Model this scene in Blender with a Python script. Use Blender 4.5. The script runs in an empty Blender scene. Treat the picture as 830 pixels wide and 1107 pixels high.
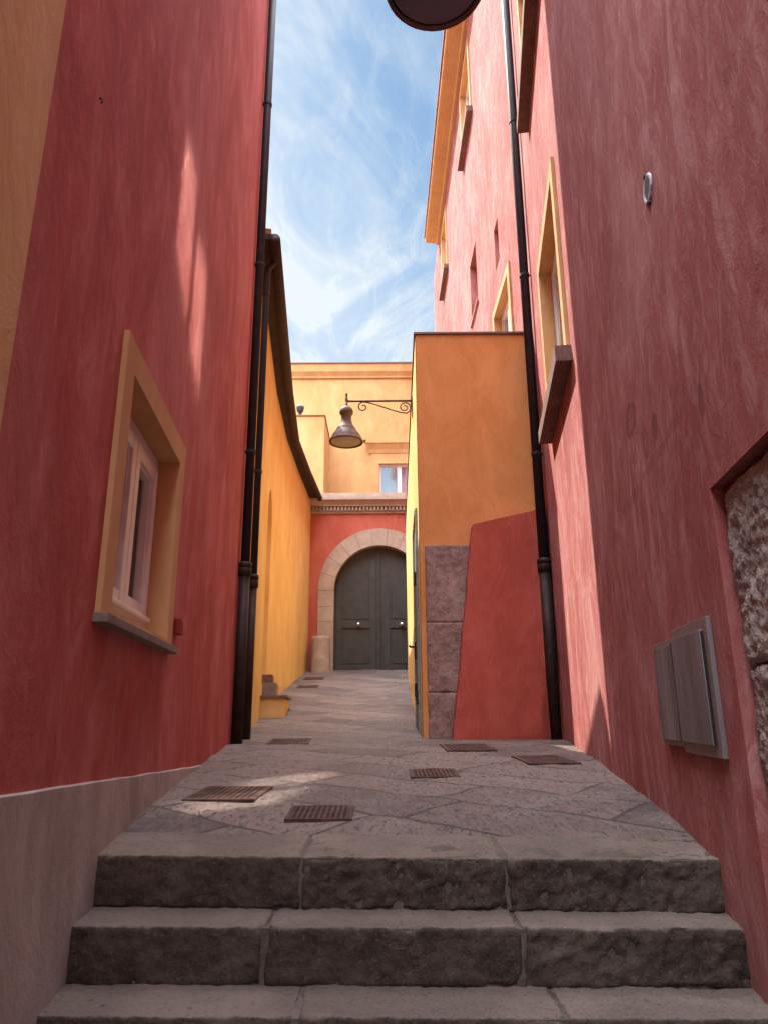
import bpy, bmesh, math, random
from mathutils import Vector, Matrix, noise as mnoise
random.seed(7)
PI = math.pi
scene = bpy.context.scene
COL = scene.collection
WOFF = {}          # world origin of each linked parent (no rotations are used on world-built things)

# ------------------------------------------------------------------ bookkeeping
def thing(name, label, cat, loc, group=None):
    o = bpy.data.objects.new(name, None); COL.objects.link(o)
    o.empty_display_size = 0.2
    o.location = loc; WOFF[o] = Vector(loc)
    o['label'] = label; o['category'] = cat
    if group: o['group'] = group
    return o

def link_mesh(name, bm, mat, parent=None, smooth=False, local=False, normals=True):
    if normals: bmesh.ops.recalc_face_normals(bm, faces=bm.faces)
    me = bpy.data.meshes.new(name); bm.to_mesh(me); bm.free()
    for p in me.polygons: p.use_smooth = smooth
    if isinstance(mat, (list, tuple)):
        for m in mat: me.materials.append(m)
    else: me.materials.append(mat)
    o = bpy.data.objects.new(name, me); COL.objects.link(o)
    if parent is not None:
        o.parent = parent
        if not local:
            o.location = -WOFF[parent] if parent in WOFF else Vector((0, 0, 0))
    return o

def structure(o): o['kind'] = 'structure'; return o
def tag(o, label, cat, group=None):
    o['label'] = label; o['category'] = cat
    if group: o['group'] = group
    return o

# ------------------------------------------------------------------ mesh helpers
def box(bm, x0, x1, y0, y1, z0, z1, bev=0.0):
    vs = [bm.verts.new((x, y, z)) for x in (x0, x1) for y in (y0, y1) for z in (z0, z1)]
    idx = [(0,1,3,2),(4,6,7,5),(0,4,5,1),(2,3,7,6),(0,2,6,4),(1,5,7,3)]
    fs = [bm.faces.new([vs[i] for i in f]) for f in idx]
    if bev > 0:
        es = set(e for f in fs for e in f.edges)
        bmesh.ops.recalc_face_normals(bm, faces=fs)
        bmesh.ops.bevel(bm, geom=list(es), offset=bev, segments=2, affect='EDGES', profile=0.7)

def hexa(bm, pts, bev=0.0):
    """8 points: four of one face in order, then the four matching ones"""
    vs = [bm.verts.new(p) for p in pts]
    idx = [(0,1,2,3),(7,6,5,4),(0,4,5,1),(1,5,6,2),(2,6,7,3),(3,7,4,0)]
    fs = [bm.faces.new([vs[i] for i in f]) for f in idx]
    if bev > 0:
        es = set(e for f in fs for e in f.edges)
        bmesh.ops.recalc_face_normals(bm, faces=fs)
        bmesh.ops.bevel(bm, geom=list(es), offset=bev, segments=2, affect='EDGES', profile=0.7)

class Fr:
    """wall frame: u along the wall, v up, w out of the wall towards the alley"""
    def __init__(s, p0, p1, out):
        s.p0 = Vector((p0[0], p0[1], 0)); d = Vector((p1[0]-p0[0], p1[1]-p0[1], 0))
        s.len = d.length; s.d = d.normalized()
        n = Vector((-s.d.y, s.d.x, 0))
        if n.dot(Vector((out[0], out[1], 0))) < 0: n = -n
        s.n = n
    def P(s, u, v, w=0.0): return s.p0 + s.d*u + s.n*w + Vector((0, 0, v))
    def uY(s, Y): return (Y - s.p0.y)/s.d.y      # u at which the wall passes the given Y

def fbox(bm, F, u0, u1, v0, v1, w0, w1, bev=0.0):
    hexa(bm, [F.P(u0,v0,w0),F.P(u1,v0,w0),F.P(u1,v1,w0),F.P(u0,v1,w0),
              F.P(u0,v0,w1),F.P(u1,v0,w1),F.P(u1,v1,w1),F.P(u0,v1,w1)], bev)

def rect(u0, u1, v0, v1): return [(u0,v0),(u1,v0),(u1,v1),(u0,v1)]
def arch(u0, u1, v0, vs, n=18):
    c = (u0+u1)/2; r = (u1-u0)/2
    return [(u0,v0),(u1,v0)] + [(c+r*math.cos(a), vs+r*math.sin(a)) for a in [PI*i/n for i in range(n+1)]]

def face_with_holes(bm, F, outer, holes, w=0.0, w_of=None):
    """flat wall face with openings plus the reveals of the openings; holes = [(loop, depth)]"""
    edges = []
    def ring(loop, ww):
        vs = [bm.verts.new(F.P(u, v, ww)) for u, v in loop]
        return vs
    o = ring(outer, w)
    for i in range(len(o)): edges.append(bm.edges.new((o[i], o[(i+1) % len(o)])))
    hr = []
    for loop, dep in holes:
        h = ring(loop, w); hr.append((h, loop, dep))
        for i in range(len(h)): edges.append(bm.edges.new((h[i], h[(i+1) % len(h)])))
    if holes:
        bmesh.ops.triangle_fill(bm, use_beauty=True, use_dissolve=False, edges=edges, normal=F.n)
    else:
        bm.faces.new(o)
    for h, loop, dep in hr:
        b = ring(loop, w - dep)
        for i in range(len(h)):
            j = (i+1) % len(h)
            bm.faces.new((h[i], h[j], b[j], b[i]))
    return o

def house_shell(bm, F, u0, u1, v0, v1, depth, holes):
    """front face with openings, two end walls, top and back: a closed block standing behind the front"""
    face_with_holes(bm, F, rect(u0, u1, v0, v1), holes)
    A = [F.P(u0,v0), F.P(u1,v0), F.P(u1,v1), F.P(u0,v1)]
    B = [F.P(u0,v0,-depth), F.P(u1,v0,-depth), F.P(u1,v1,-depth), F.P(u0,v1,-depth)]
    va = [bm.verts.new(p) for p in A]; vb = [bm.verts.new(p) for p in B]
    for q in ((0,3),(1,2),(3,2)):
        bm.faces.new((va[q[0]], va[q[1]], vb[q[1]], vb[q[0]]))
    bm.faces.new(vb)

def tube(bm, pts, r, seg=10, caps=True):
    pts = [Vector(p) for p in pts]
    rr = r if isinstance(r, (list, tuple)) else [r]*len(pts)
    rings = []; up = None
    for i, p in enumerate(pts):
        t = (pts[min(i+1, len(pts)-1)] - pts[max(i-1, 0)]).normalized()
        if up is None:
            up = Vector((0,0,1)) if abs(t.z) < 0.9 else Vector((0,1,0))
        a = t.cross(up).normalized(); b = a.cross(t).normalized(); up = b
        rings.append([bm.verts.new(p + (a*math.cos(2*PI*k/seg) + b*math.sin(2*PI*k/seg))*rr[i]) for k in range(seg)])
    for i in range(len(rings)-1):
        for k in range(seg):
            bm.faces.new((rings[i][k], rings[i][(k+1)%seg], rings[i+1][(k+1)%seg], rings[i+1][k]))
    if caps:
        bm.faces.new(rings[0]); bm.faces.new(rings[-1])

def lathe(bm, prof, c=(0,0,0), seg=32, close_top=False, close_bot=False):
    c = Vector(c); rings = []
    for r, z in prof:
        rings.append([bm.verts.new(c + Vector((r*math.cos(2*PI*k/seg), r*math.sin(2*PI*k/seg), z))) for k in range(seg)])
    for i in range(len(rings)-1):
        for k in range(seg):
            bm.faces.new((rings[i][k], rings[i][(k+1)%seg], rings[i+1][(k+1)%seg], rings[i+1][k]))
    if close_bot: bm.faces.new(rings[0])
    if close_top: bm.faces.new(rings[-1])

def disp(p, sc, amp, seed=0.0, octv=4):
    return amp*mnoise.fractal(Vector((p.x*sc+seed, p.y*sc+seed*1.7, p.z*sc-seed)), 0.6, 2.1, octv, noise_basis='PERLIN_ORIGINAL')

def rough_block(bm, lo, hi, res, r, fine, coarse, seed, shift=None, warp=None, front=None):
    """rounded stone block with an uneven hewn surface; front=(axis, sign, amp): rougher on that side"""
    lo = Vector(lo); hi = Vector(hi)
    n = [max(2, int(round((hi[i]-lo[i])/res))) for i in range(3)]
    cache = {}
    def vert(i, j, k):
        key = (i, j, k)
        if key in cache: return cache[key]
        p = Vector((lo.x+(hi.x-lo.x)*i/n[0], lo.y+(hi.y-lo.y)*j/n[1], lo.z+(hi.z-lo.z)*k/n[2]))
        q = Vector([min(max(p[a], lo[a]+r), hi[a]-r) for a in range(3)])
        d = p-q; nn = d.normalized() if d.length > 1e-6 else Vector((0,0,1))
        p2 = q + nn*r
        a = disp(p, 5.0, coarse, seed) + disp(p, 38.0, fine, seed+3, 3)
        if front:
            wgt = max(0.0, nn[front[0]]*front[1])
            a += wgt*(disp(p, 13.0, front[2]*0.55, seed+9, 3) + disp(p, 34.0, front[2]*0.6, seed+19, 3))
        chip = mnoise.noise(Vector((p.x*7+seed, p.y*7, p.z*7)))
        if d.length > r*1.05 and chip > 0.1: a -= (chip-0.1)*0.035
        p2 = p2 + nn*a
        if warp: p2 = warp(p2)
        cache[key] = bm.verts.new(p2); return cache[key]
    for ax in range(3):
        a, b = [(1,2),(0,2),(0,1)][ax]
        for side in (0, n[ax]):
            for i in range(n[a]):
                for j in range(n[b]):
                    def V(x, y):
                        t = [0,0,0]; t[ax] = side; t[a] = x; t[b] = y; return vert(*t)
                    bm.faces.new((V(i,j), V(i+1,j), V(i+1,j+1), V(i,j+1)))

# ------------------------------------------------------------------ materials
class NT:
    def __init__(s, name):
        s.m = bpy.data.materials.new(name); s.m.use_nodes = True
        s.t = s.m.node_tree; s.t.nodes.clear()
        s.out = s.t.nodes.new('ShaderNodeOutputMaterial')
        s.b = s.t.nodes.new('ShaderNodeBsdfPrincipled')
        s.t.links.new(s.b.outputs[0], s.out.inputs[0])
        s.geo = s.t.nodes.new('ShaderNodeNewGeometry')
    def N(s, typ, **kw):
        n = s.t.nodes.new(typ)
        for k, v in kw.items(): setattr(n, k, v)
        return n
    def L(s, a, b): s.t.links.new(a, b)
    def pos(s, scale=(1,1,1), rot=(0,0,0), loc=(0,0,0)):
        mp = s.N('ShaderNodeMapping'); mp.inputs['Scale'].default_value = scale
        mp.inputs['Rotation'].default_value = rot; mp.inputs['Location'].default_value = loc
        s.L(s.geo.outputs['Position'], mp.inputs[0]); return mp.outputs[0]
    def noise(s, vec, scale=1, detail=4, rough=0.55, dist=0.0, fac=True):
        n = s.N('ShaderNodeTexNoise'); n.inputs['Scale'].default_value = scale
        n.inputs['Detail'].default_value = detail; n.inputs['Roughness'].default_value = rough
        n.inputs['Distortion'].default_value = dist
        if vec is not None: s.L(vec, n.inputs['Vector'])
        return n.outputs[0] if fac else n.outputs[1]
    def ramp(s, f, a, b, lo=0.0, hi=1.0):
        n = s.N('ShaderNodeMapRange'); n.interpolation_type = 'SMOOTHSTEP'
        n.inputs['From Min'].default_value = a; n.inputs['From Max'].default_value = b
        n.inputs['To Min'].default_value = lo; n.inputs['To Max'].default_value = hi
        s.L(f, n.inputs['Value']); return n.outputs[0]
    def mix(s, f, a, b, mode='MIX'):
        n = s.N('ShaderNodeMix', data_type='RGBA'); n.blend_type = mode
        if isinstance(f, (int, float)): n.inputs[0].default_value = f
        else: s.L(f, n.inputs[0])
        for i, c in ((6, a), (7, b)):
            if isinstance(c, (tuple, list)): n.inputs[i].default_value = (*c[:3], 1)
            else: s.L(c, n.inputs[i])
        return n.outputs[2]
    def math(s, op, a, b=0.0, c=None):
        n = s.N('ShaderNodeMath', operation=op)
        for i, v in enumerate((a, b) if c is None else (a, b, c)):
            if isinstance(v, (int, float)): n.inputs[i].default_value = v
            else: s.L(v, n.inputs[i])
        return n.outputs[0]
    def bump(s, h, strength, dist, prev=None):
        n = s.N('ShaderNodeBump'); n.inputs['Strength'].default_value = strength
        n.inputs['Distance'].default_value = dist; s.L(h, n.inputs['Height'])
        if prev is not None: s.L(prev, n.inputs['Normal'])
        return n.outputs[0]
    def fin(s, col, rough=0.9, nrm=None, metal=0.0, spec=0.3):
        if isinstance(col, (tuple, list)): s.b.inputs['Base Color'].default_value = (*col, 1)
        else: s.L(col, s.b.inputs['Base Color'])
        if isinstance(rough, (int, float)): s.b.inputs['Roughness'].default_value = rough
        else: s.L(rough, s.b.inputs['Roughness'])
        s.b.inputs['Metallic'].default_value = metal
        s.b.inputs['Specular IOR Level'].default_value = spec
        if nrm is not None: s.L(nrm, s.b.inputs['Normal'])
        return s.m

def plaster(name, dark, mid, light, fleck=0.5, seed=0.0, cloud=0.7, slant=0.10, bumpk=1.0, stains_and_shade=None, brush=1.0, mark_axis=1):
    """lime-wash plaster: broad clouds, brushed flecks of uneven length, fine sand grain"""
    n = NT(name)
    wq = n.noise(n.pos((1.7,1.7,1.1), loc=(seed,1,seed)), 1.0, 4, 0.55, fac=False)
    def wpos(scale, rot, amp, loc):
        v = n.N('ShaderNodeVectorMath', operation='MULTIPLY_ADD')
        n.L(wq, v.inputs[0]); v.inputs[1].default_value = (amp,amp,amp*0.6); n.L(n.geo.outputs['Position'], v.inputs[2])
        mp = n.N('ShaderNodeMapping'); mp.inputs['Scale'].default_value = scale
        mp.inputs['Rotation'].default_value = rot; mp.inputs['Location'].default_value = loc
        n.L(v.outputs[0], mp.inputs[0]); return mp.outputs[0]
    big = n.noise(n.pos((0.75,0.75,0.5), loc=(seed,seed,seed)), 1.0, 7, 0.62, 0.8)
    midn = n.noise(wpos((2.6,2.6,1.25), (slant,slant*0.6,0), 0.35, (seed*2,0,seed)), 1.0, 9, 0.66, 0.7)
    fl = n.noise(wpos((7.0,7.0,2.0), (slant,slant,0), 0.25, (seed,3,seed)), 1.0, 8, 0.64, 1.3)
    fl2 = n.noise(wpos((15,15,4.6), (slant*1.4,slant,0), 0.3, (1,seed,2)), 1.0, 6, 0.66, 1.2)
    gr = n.noise(n.pos((1,1,1)), 150, 3, 0.7)
    c = n.mix(n.ramp(midn, 0.33, 0.66), dark, mid)
    c = n.mix(n.math('MULTIPLY', n.ramp(big, 0.44, 0.70), cloud), c, light)
    c = n.mix(n.math('MULTIPLY', n.ramp(midn, 0.50, 0.72), 0.7*fleck), c, light)
    f = n.math('MULTIPLY', n.ramp(fl, 0.54-0.045*brush, 0.74-0.10*brush), n.ramp(midn, 0.30, 0.60, 0.25, 1.0))
    c = n.mix(n.math('MULTIPLY', f, fleck*brush), c, light)
    f2 = n.math('MULTIPLY', n.ramp(fl2, 0.56-0.05*brush, 0.76-0.10*brush), n.ramp(big, 0.3, 0.6, 0.2, 0.6))
    c = n.mix(n.math('MULTIPLY', f2, fleck*brush), c, light)
    c = n.mix(n.math('MULTIPLY', n.ramp(fl, 0.28, 0.44, 1.0, 0.0), 0.55*min(1, fleck*1.2)), c, dark)
    c = n.mix(n.math('MULTIPLY', n.ramp(big, 0.30, 0.44, 1.0, 0.0), 0.35), c, tuple(x*0.75 for x in dark))
    c = n.mix(n.ramp(gr, 0.35, 0.7, 0.0, 0.16), c, light)
    if stains_and_shade:
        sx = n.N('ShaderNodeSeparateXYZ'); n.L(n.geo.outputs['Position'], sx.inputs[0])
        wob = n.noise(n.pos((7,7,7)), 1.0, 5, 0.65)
        for (y, z, ry, rz, k, ring) in stains_and_shade:
            dy = n.math('DIVIDE', n.math('SUBTRACT', sx.outputs[mark_axis], y), ry)
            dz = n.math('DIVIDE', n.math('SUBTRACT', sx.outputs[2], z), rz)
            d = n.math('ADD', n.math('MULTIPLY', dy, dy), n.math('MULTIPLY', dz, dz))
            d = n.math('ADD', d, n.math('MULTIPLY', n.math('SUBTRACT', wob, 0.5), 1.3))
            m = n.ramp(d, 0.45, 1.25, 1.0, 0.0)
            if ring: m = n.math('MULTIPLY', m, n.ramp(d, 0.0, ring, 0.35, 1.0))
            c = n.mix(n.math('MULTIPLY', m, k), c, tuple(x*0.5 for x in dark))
    nb = n.bump(midn, 0.35*bumpk, 0.04)
    nb = n.bump(fl2, 0.45*bumpk*brush, 0.010, nb)
    nb = n.bump(gr, 0.35*bumpk, 0.003, nb)
    return n.fin(c, 0.92, nb, spec=0.15)

def stone(name, dark, mid, light, scale=1.0, seed=0.0, bumpk=1.0, pit=0.5, dust_toplight=None):
    n = NT(name)
    p = n.pos((scale,)*3, loc=(seed,seed*1.3,seed*0.7))
    big = n.noise(p, 2.2, 5, 0.6, 0.3); md = n.noise(p, 11, 6, 0.65, 0.2); fn = n.noise(p, 70, 4, 0.7)
    hw = n.noise(n.pos((scale*60,scale*60,scale*22), rot=(0.5,0.3,0.6)), 1.0, 3, 0.6)
    c = n.mix(n.ramp(md, 0.33, 0.66), dark, mid)
    c = n.mix(n.math('MULTIPLY', n.ramp(big, 0.45, 0.72), 0.7), c, light)
    c = n.mix(n.ramp(fn, 0.52, 0.70, 0.0, 0.6), c, light)
    pt = n.noise(n.pos((scale*30,scale*30,scale*46), loc=(seed,0,seed)), 1.0, 5, 0.75, 0.3)
    c = n.mix(n.math('MULTIPLY', n.ramp(pt, 0.30, 0.43, 1.0, 0.0), min(1, pit*1.1)), c, tuple(x*0.35 for x in dark))
    c = n.mix(n.math('MULTIPLY', n.ramp(fn, 0.28, 0.42, 1.0, 0.0), pit), c, tuple(x*0.5 for x in dark))
    if dust_toplight:      # pale dust, foot wear and overhead light painted onto upward faces
        sn = n.N('ShaderNodeSeparateXYZ'); n.L(n.geo.outputs['Normal'], sn.inputs[0])
        wear_toplight = n.math('ADD', sn.outputs[2], n.math('MULTIPLY', n.math('SUBTRACT', md, 0.5), 0.9))
        c = n.mix(n.math('MULTIPLY', n.ramp(wear_toplight, 0.45, 0.95), n.ramp(fn, 0.3, 0.55, 0.55, 1.0)), c, n.mix(n.ramp(big, 0.4, 0.65), dust_toplight, tuple(x*1.35 for x in dust_toplight)))
        c = n.mix(n.ramp(pt, 0.30, 0.41, 0.6, 0.0), c, tuple(x*0.5 for x in dark))
    nb = n.bump(md, 0.5*bumpk, 0.02); nb = n.bump(hw, 0.35*bumpk, 0.006, nb); nb = n.bump(fn, 0.5*bumpk, 0.005, nb)
    return n.fin(c, 0.85, nb, spec=0.25)

def simple(name, col, rough=0.5, metal=0.0, var=0.25, scale=14, spec=0.4, bumpk=0.15, streak=False):
    n = NT(name)
    f = n.noise(n.pos((scale,scale,scale*(0.15 if streak else 1))), 1.0, 5, 0.6)
    c = n.mix(n.ramp(f, 0.3, 0.7), tuple(x*(1-var) for x in col), tuple(min(1, x*(1+var)) for x in col))
    g = n.noise(n.pos((1,1,1)), 120, 3, 0.6)
    return n.fin(c, n.ramp(f, 0.2, 0.8, max(0.02, rough-0.08), min(1, rough+0.1)), n.bump(g, bumpk, 0.002), metal, spec)

def pavement():
    """big diagonal basalt slabs with hammered tops and open mortar joints"""
    n = NT('basalt_slab_paving')
    warp = n.noise(n.pos((1.1,1.1,1.1)), 1.0, 3, 0.5, fac=False)
    v = n.N('ShaderNodeVectorMath', operation='MULTIPLY_ADD')
    n.L(warp, v.inputs[0]); v.inputs[1].default_value = (0.075,0.075,0); n.L(n.geo.outputs['Position'], v.inputs[2])
    mp = n.N('ShaderNodeMapping'); mp.inputs['Rotation'].default_value = (0,0,math.radians(37))
    mp.inputs['Location'].default_value = (0.31,0.17,0)
    n.L(v.outputs[0], mp.inputs[0])
    br = n.N('ShaderNodeTexBrick'); br.offset = 0.45; br.squash = 1.25; br.squash_frequency = 3
    n.L(mp.outputs[0], br.inputs['Vector'])
    br.inputs['Color1'].default_value = (0,0,0,1); br.inputs['Color2'].default_value = (1,1,1,1)
    br.inputs['Mortar'].default_value = (0.5,0.5,0.5,1)
    br.inputs['Scale'].default_value = 1.0; br.inputs['Brick Width'].default_value = 0.92
    br.inputs['Row Height'].default_value = 0.50; br.inputs['Mortar Size'].default_value = 0.0115
    br.inputs['Mortar Smooth'].default_value = 0.2; br.inputs['Bias'].default_value = 0.0
    per = br.outputs['Color']; mort = br.outputs['Fac']
    mot = n.noise(n.pos((1,1,1)), 3.2, 6, 0.65, 0.4)
    # hammer marks: short strokes, direction differs slab by slab
    h1 = n.noise(n.pos((48,15,20), rot=(0,0,0.9)), 1.0, 5, 0.65, 0.6)
    h2 = n.noise(n.pos((48,15,20), rot=(0,0,-0.5)), 1.0, 5, 0.65, 0.6)
    sw = n.ramp(per, 0.45, 0.55)
    hm = n.N('ShaderNodeMix'); n.L(sw, hm.inputs[0]); n.L(h1, hm.inputs[2]); n.L(h2, hm.inputs[3])
    ham = hm.outputs[0]
    pits = n.noise(n.pos((17,26,20)), 1.0, 6, 0.72, 0.5)
    c = n.mix(per, (0.078,0.055,0.049), (0.188,0.134,0.111))
    c = n.mix(n.ramp(mot, 0.4, 0.7, 0.0, 0.75), c, (0.205,0.153,0.130))
    c = n.mix(n.ramp(ham, 0.36, 0.50, 0.95, 0.0), c, (0.055,0.044,0.046))
    c = n.mix(n.ramp(pits, 0.30, 0.44, 0.9, 0.0), c, (0.045,0.036,0.037))
    c = n.mix(n.ramp(ham, 0.58, 0.75, 0.0, 0.4), c, (0.36,0.30,0.26))
    jcol = n.mix(n.ramp(mot, 0.50, 0.68), (0.030,0.022,0.020), (0.17,0.135,0.11))
    c = n.mix(n.math('MULTIPLY', mort, n.ramp(pits, 0.35, 0.55, 0.45, 0.95)), c, jcol)
    inv = n.math('SUBTRACT', 1.0, mort)
    nb = n.bump(inv, 0.9, 0.02); nb = n.bump(mot, 0.6, 0.03, nb)
    nb = n.bump(ham, 0.8, 0.014, nb); nb = n.bump(pits, 0.8, 0.014, nb)
    return n.fin(c, n.ramp(mot, 0.3, 0.7, 0.55, 0.8), nb, spec=0.35)

def glass(name, tint, rough=0.060):
    n = NT(name)
    f = n.noise(n.pos((1.2,1.2,1.2)), 1.0, 2, 0.5)
    m = n.fin(n.mix(f, tuple(x*0.8 for x in tint), tint), rough, None, spec=0.9)
    # dark base for the room behind; strong gloss added to throw sun patches
    gl = n.N('ShaderNodeBsdfGlossy'); gl.inputs['Roughness'].default_value = rough; gl.inputs['Color'].default_value = (0.92,0.95,0.93,1)
    mx = n.N('ShaderNodeMixShader'); mx.inputs[0].default_value = 0.62
    n.L(n.b.outputs[0], mx.inputs[1]); n.L(gl.outputs[0], mx.inputs[2]); n.L(mx.outputs[0], n.out.inputs[0])
    return m

def clear_glass(name):
    n = NT(name)
    n.t.nodes.remove(n.b)
    tr = n.N('ShaderNodeBsdfTransparent'); tr.inputs[0].default_value = (0.85,0.88,0.86,1)
    gl = n.N('ShaderNodeBsdfGlossy'); gl.inputs['Roughness'].default_value = 0.02
    fr = n.N('ShaderNodeFresnel'); fr.inputs[0].default_value = 1.6
    mx = n.N('ShaderNodeMixShader')
    n.L(fr.outputs[0], mx.inputs[0]); n.L(tr.outputs[0], mx.inputs[1]); n.L(gl.outputs[0], mx.inputs[2])
    n.L(mx.outputs[0], n.out.inputs[0]); return n.m

def rusty(name, a, b, rough=0.75):
    n = NT(name)
    f = n.noise(n.pos((9,9,9)), 1.0, 6, 0.7); g = n.noise(n.pos((1,1,1)), 130, 3, 0.7)
    c = n.mix(n.ramp(f, 0.38, 0.62), a, b)
    c = n.mix(n.ramp(g, 0.5, 0.75, 0, 0.4), c, tuple(min(1, x*1.8) for x in b))
    return n.fin(c, rough, n.bump(g, 0.4, 0.003), 0.1, 0.3)

M = {}
M['red'] = plaster('pompeian_red_plaster', (0.34,0.062,0.050), (0.46,0.096,0.078), (0.56,0.245,0.23), 0.55, 1.7, 0.42, 0.10, 1.0, None, 0.7)
M['pink'] = plaster('brushed_red_plaster', (0.265,0.060,0.054), (0.335,0.094,0.085), (0.48,0.26,0.24), 0.52, 6.1, 0.34, 0.14, 1.3,
    stains_and_shade=[(3.37,1.95,0.13,0.10,0.6,0.6), (2.93,1.73,0.055,0.07,0.55,0), (3.12,1.73,0.05,0.09,0.5,0.5), (2.30,1.56,0.04,0.07,0.55,0),
            (4.1,1.50,0.20,0.05,0.18,0), (3.6,1.57,0.32,0.035,0.22,0), (3.0,1.60,0.30,0.03,0.22,0), (2.62,1.62,0.16,0.03,0.22,0), (2.40,1.50,0.05,0.10,0.2,0)])
M['ochre'] = plaster('ochre_plaster', (0.54,0.32,0.145), (0.62,0.39,0.19), (0.70,0.48,0.28), 0.35, 3.3, 0.4, 0.1, 1, None, 0.4)
M['orange'] = plaster('orange_plaster', (0.60,0.245,0.080), (0.71,0.305,0.108), (0.76,0.40,0.18), 0.22, 8.3, 0.4, 0.02, 0.6, None, 0.25)
M['yellow'] = plaster('yellow_plaster', (0.61,0.36,0.115), (0.70,0.46,0.165), (0.77,0.57,0.28), 0.32, 4.4, 0.5, 0.05, 0.8, [(18.9,1.7,0.7,0.45,0.55,0), (8.3,0.30,0.9,0.16,0.35,0), (14.5,0.95,2.2,0.13,0.3,0)], 0.25)
M['facade'] = plaster('far_orange_plaster', (0.48,0.28,0.110), (0.56,0.34,0.14), (0.64,0.44,0.22), 0.25, 2.2, 0.45, 0.05, 0.8, None, 0.2)
M['portal'] = plaster('portal_red_plaster', (0.35,0.078,0.050), (0.43,0.105,0.068), (0.52,0.20,0.14), 0.25, 5.5, 0.3, 0.05, 0.8, None, 0.2)
M['buttress'] = plaster('buttress_red_plaster', (0.36,0.065,0.044), (0.45,0.092,0.063), (0.53,0.17,0.125), 0.25, 9.7, 0.3, 0.02, 0.8, [(1.80,0.35,0.16,0.75,0.75,0), (1.50,0.20,0.45,0.10,0.35,0)], 0.3, 0)  # lower right mark: grime with the pipe's shadow painted in
M['surround'] = plaster('window_surround_plaster', (0.48,0.265,0.115), (0.56,0.325,0.150), (0.63,0.41,0.22), 0.15, 1.2, 0.3, 0.02, 0.6, None, 0.2)
M['plinth'] = plaster('grey_plinth_plaster', (0.31,0.265,0.240), (0.44,0.39,0.36), (0.54,0.49,0.46), 0.45, 7.2, 0.5, 0.1, 1, None, 0.6)
M['step'] = stone('basalt_step_stone', (0.038,0.026,0.020), (0.066,0.046,0.035), (0.120,0.088,0.069), 1.0, 0.0, 1.5, 0.8, (0.132,0.099,0.081))
M['mortar'] = stone('joint_mortar', (0.07,0.054,0.043), (0.105,0.084,0.067), (0.16,0.13,0.107), 1.6, 2.0)
M['pave'] = pavement()
M['tuff'] = stone('grey_tuff_stone', (0.24,0.190,0.172), (0.34,0.280,0.255), (0.44,0.375,0.345), 1.1, 4.0, 2.0, 0.6)
M['quoin'] = stone('pinkish_quoin_stone', (0.21,0.130,0.110), (0.34,0.220,0.190), (0.47,0.335,0.295), 1.0, 8.0, 1.2, 0.9)
M['trim'] = stone('beige_trim_stone', (0.31,0.235,0.178), (0.38,0.295,0.228), (0.46,0.37,0.295), 0.8, 5.0, 0.35, 0.2)
M['piperno'] = stone('dark_sill_stone', (0.125,0.070,0.056), (0.175,0.102,0.082), (0.23,0.145,0.120), 1.5, 3.0, 0.5, 0.3)
M['sill'] = stone('grey_sill_stone', (0.17,0.14,0.125), (0.23,0.19,0.17), (0.30,0.25,0.22), 2.0, 1.0, 0.4, 0.2)
M['frame'] = simple('white_window_paint', (0.72,0.66,0.64), 0.4, 0, 0.06, 8)
M['curtain'] = simple('beige_curtain', (0.55,0.47,0.39), 0.9, 0, 0.12, 30, 0.1)
M['room'] = simple('dim_room_plaster', (0.16,0.11,0.08), 0.9, 0, 0.2, 3, 0.1)
M['clear'] = clear_glass('clear_window_glass')
M['glass'] = glass('dark_window_glass', (0.035,0.045,0.055))
M['pipe'] = rusty('dark_painted_iron', (0.018,0.016,0.022), (0.032,0.024,0.028), 0.62)
M['castiron'] = rusty('brown_cast_iron', (0.020,0.011,0.010), (0.042,0.022,0.018), 0.6)
M['eave'] = rusty('dark_brown_eave_boards', (0.035,0.020,0.016), (0.060,0.036,0.028), 0.7)
M['lamp'] = rusty('rusty_lamp_iron', (0.085,0.050,0.040), (0.15,0.090,0.070), 0.65)
M['lens'] = simple('frosted_lamp_glass', (0.36,0.31,0.23), 0.3, 0, 0.1, 6, 0.5)
M['door'] = simple('dark_green_grey_door_paint', (0.040,0.041,0.037), 0.5, 0, 0.18, 5, 0.35)
M['knob'] = simple('polished_knob_metal', (0.80,0.76,0.70), 0.25, 0.8, 0.05)
M['grate'] = rusty('rusty_grate_iron', (0.045,0.024,0.020), (0.11,0.055,0.040), 0.8)
M['pit'] = simple('pit_gap_shade', (0.012,0.010,0.009), 0.9, 0, 0.3)  # near-black colour holding the shade of gaps and grate pits
M['boxdoor'] = simple('grey_box_paint', (0.165,0.135,0.135), 0.6, 0, 0.32, 9, 0.3, 0.1, True)
M['boxframe'] = simple('grey_zinc_frame', (0.19,0.155,0.158), 0.5, 0.2, 0.12, 7, 0.4, 0.1, True)
M['redplastic'] = simple('dark_red_plastic', (0.22,0.022,0.016), 0.4, 0, 0.1)
M['dkplastic'] = simple('dark_grey_plastic', (0.05,0.05,0.055), 0.5, 0, 0.1)
M['enamel'] = simple('white_enamel_niche_light', (0.70,0.68,0.70), 0.35, 0, 0.05)
M['rim'] = simple('weathered_white_enamel', (0.50,0.46,0.49), 0.4, 0, 0.6, 26)
M['lens_shaded'] = simple('shaded_lamp_glass', (0.12,0.115,0.165), 0.3, 0, 0.15, 6, 0.5)  # darker copy of the lamp glass, the near lamp's shade painted in
M['coping'] = simple('brown_metal_coping', (0.16,0.10,0.082), 0.5, 0.3, 0.15)
M['tile'] = simple('terracotta_tile', (0.30,0.13,0.075), 0.85, 0, 0.3, 6, 0.2)
M['terrain'] = stone('packed_ground', (0.14,0.115,0.10), (0.20,0.17,0.145), (0.26,0.22,0.19), 0.5, 1.0)
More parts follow.
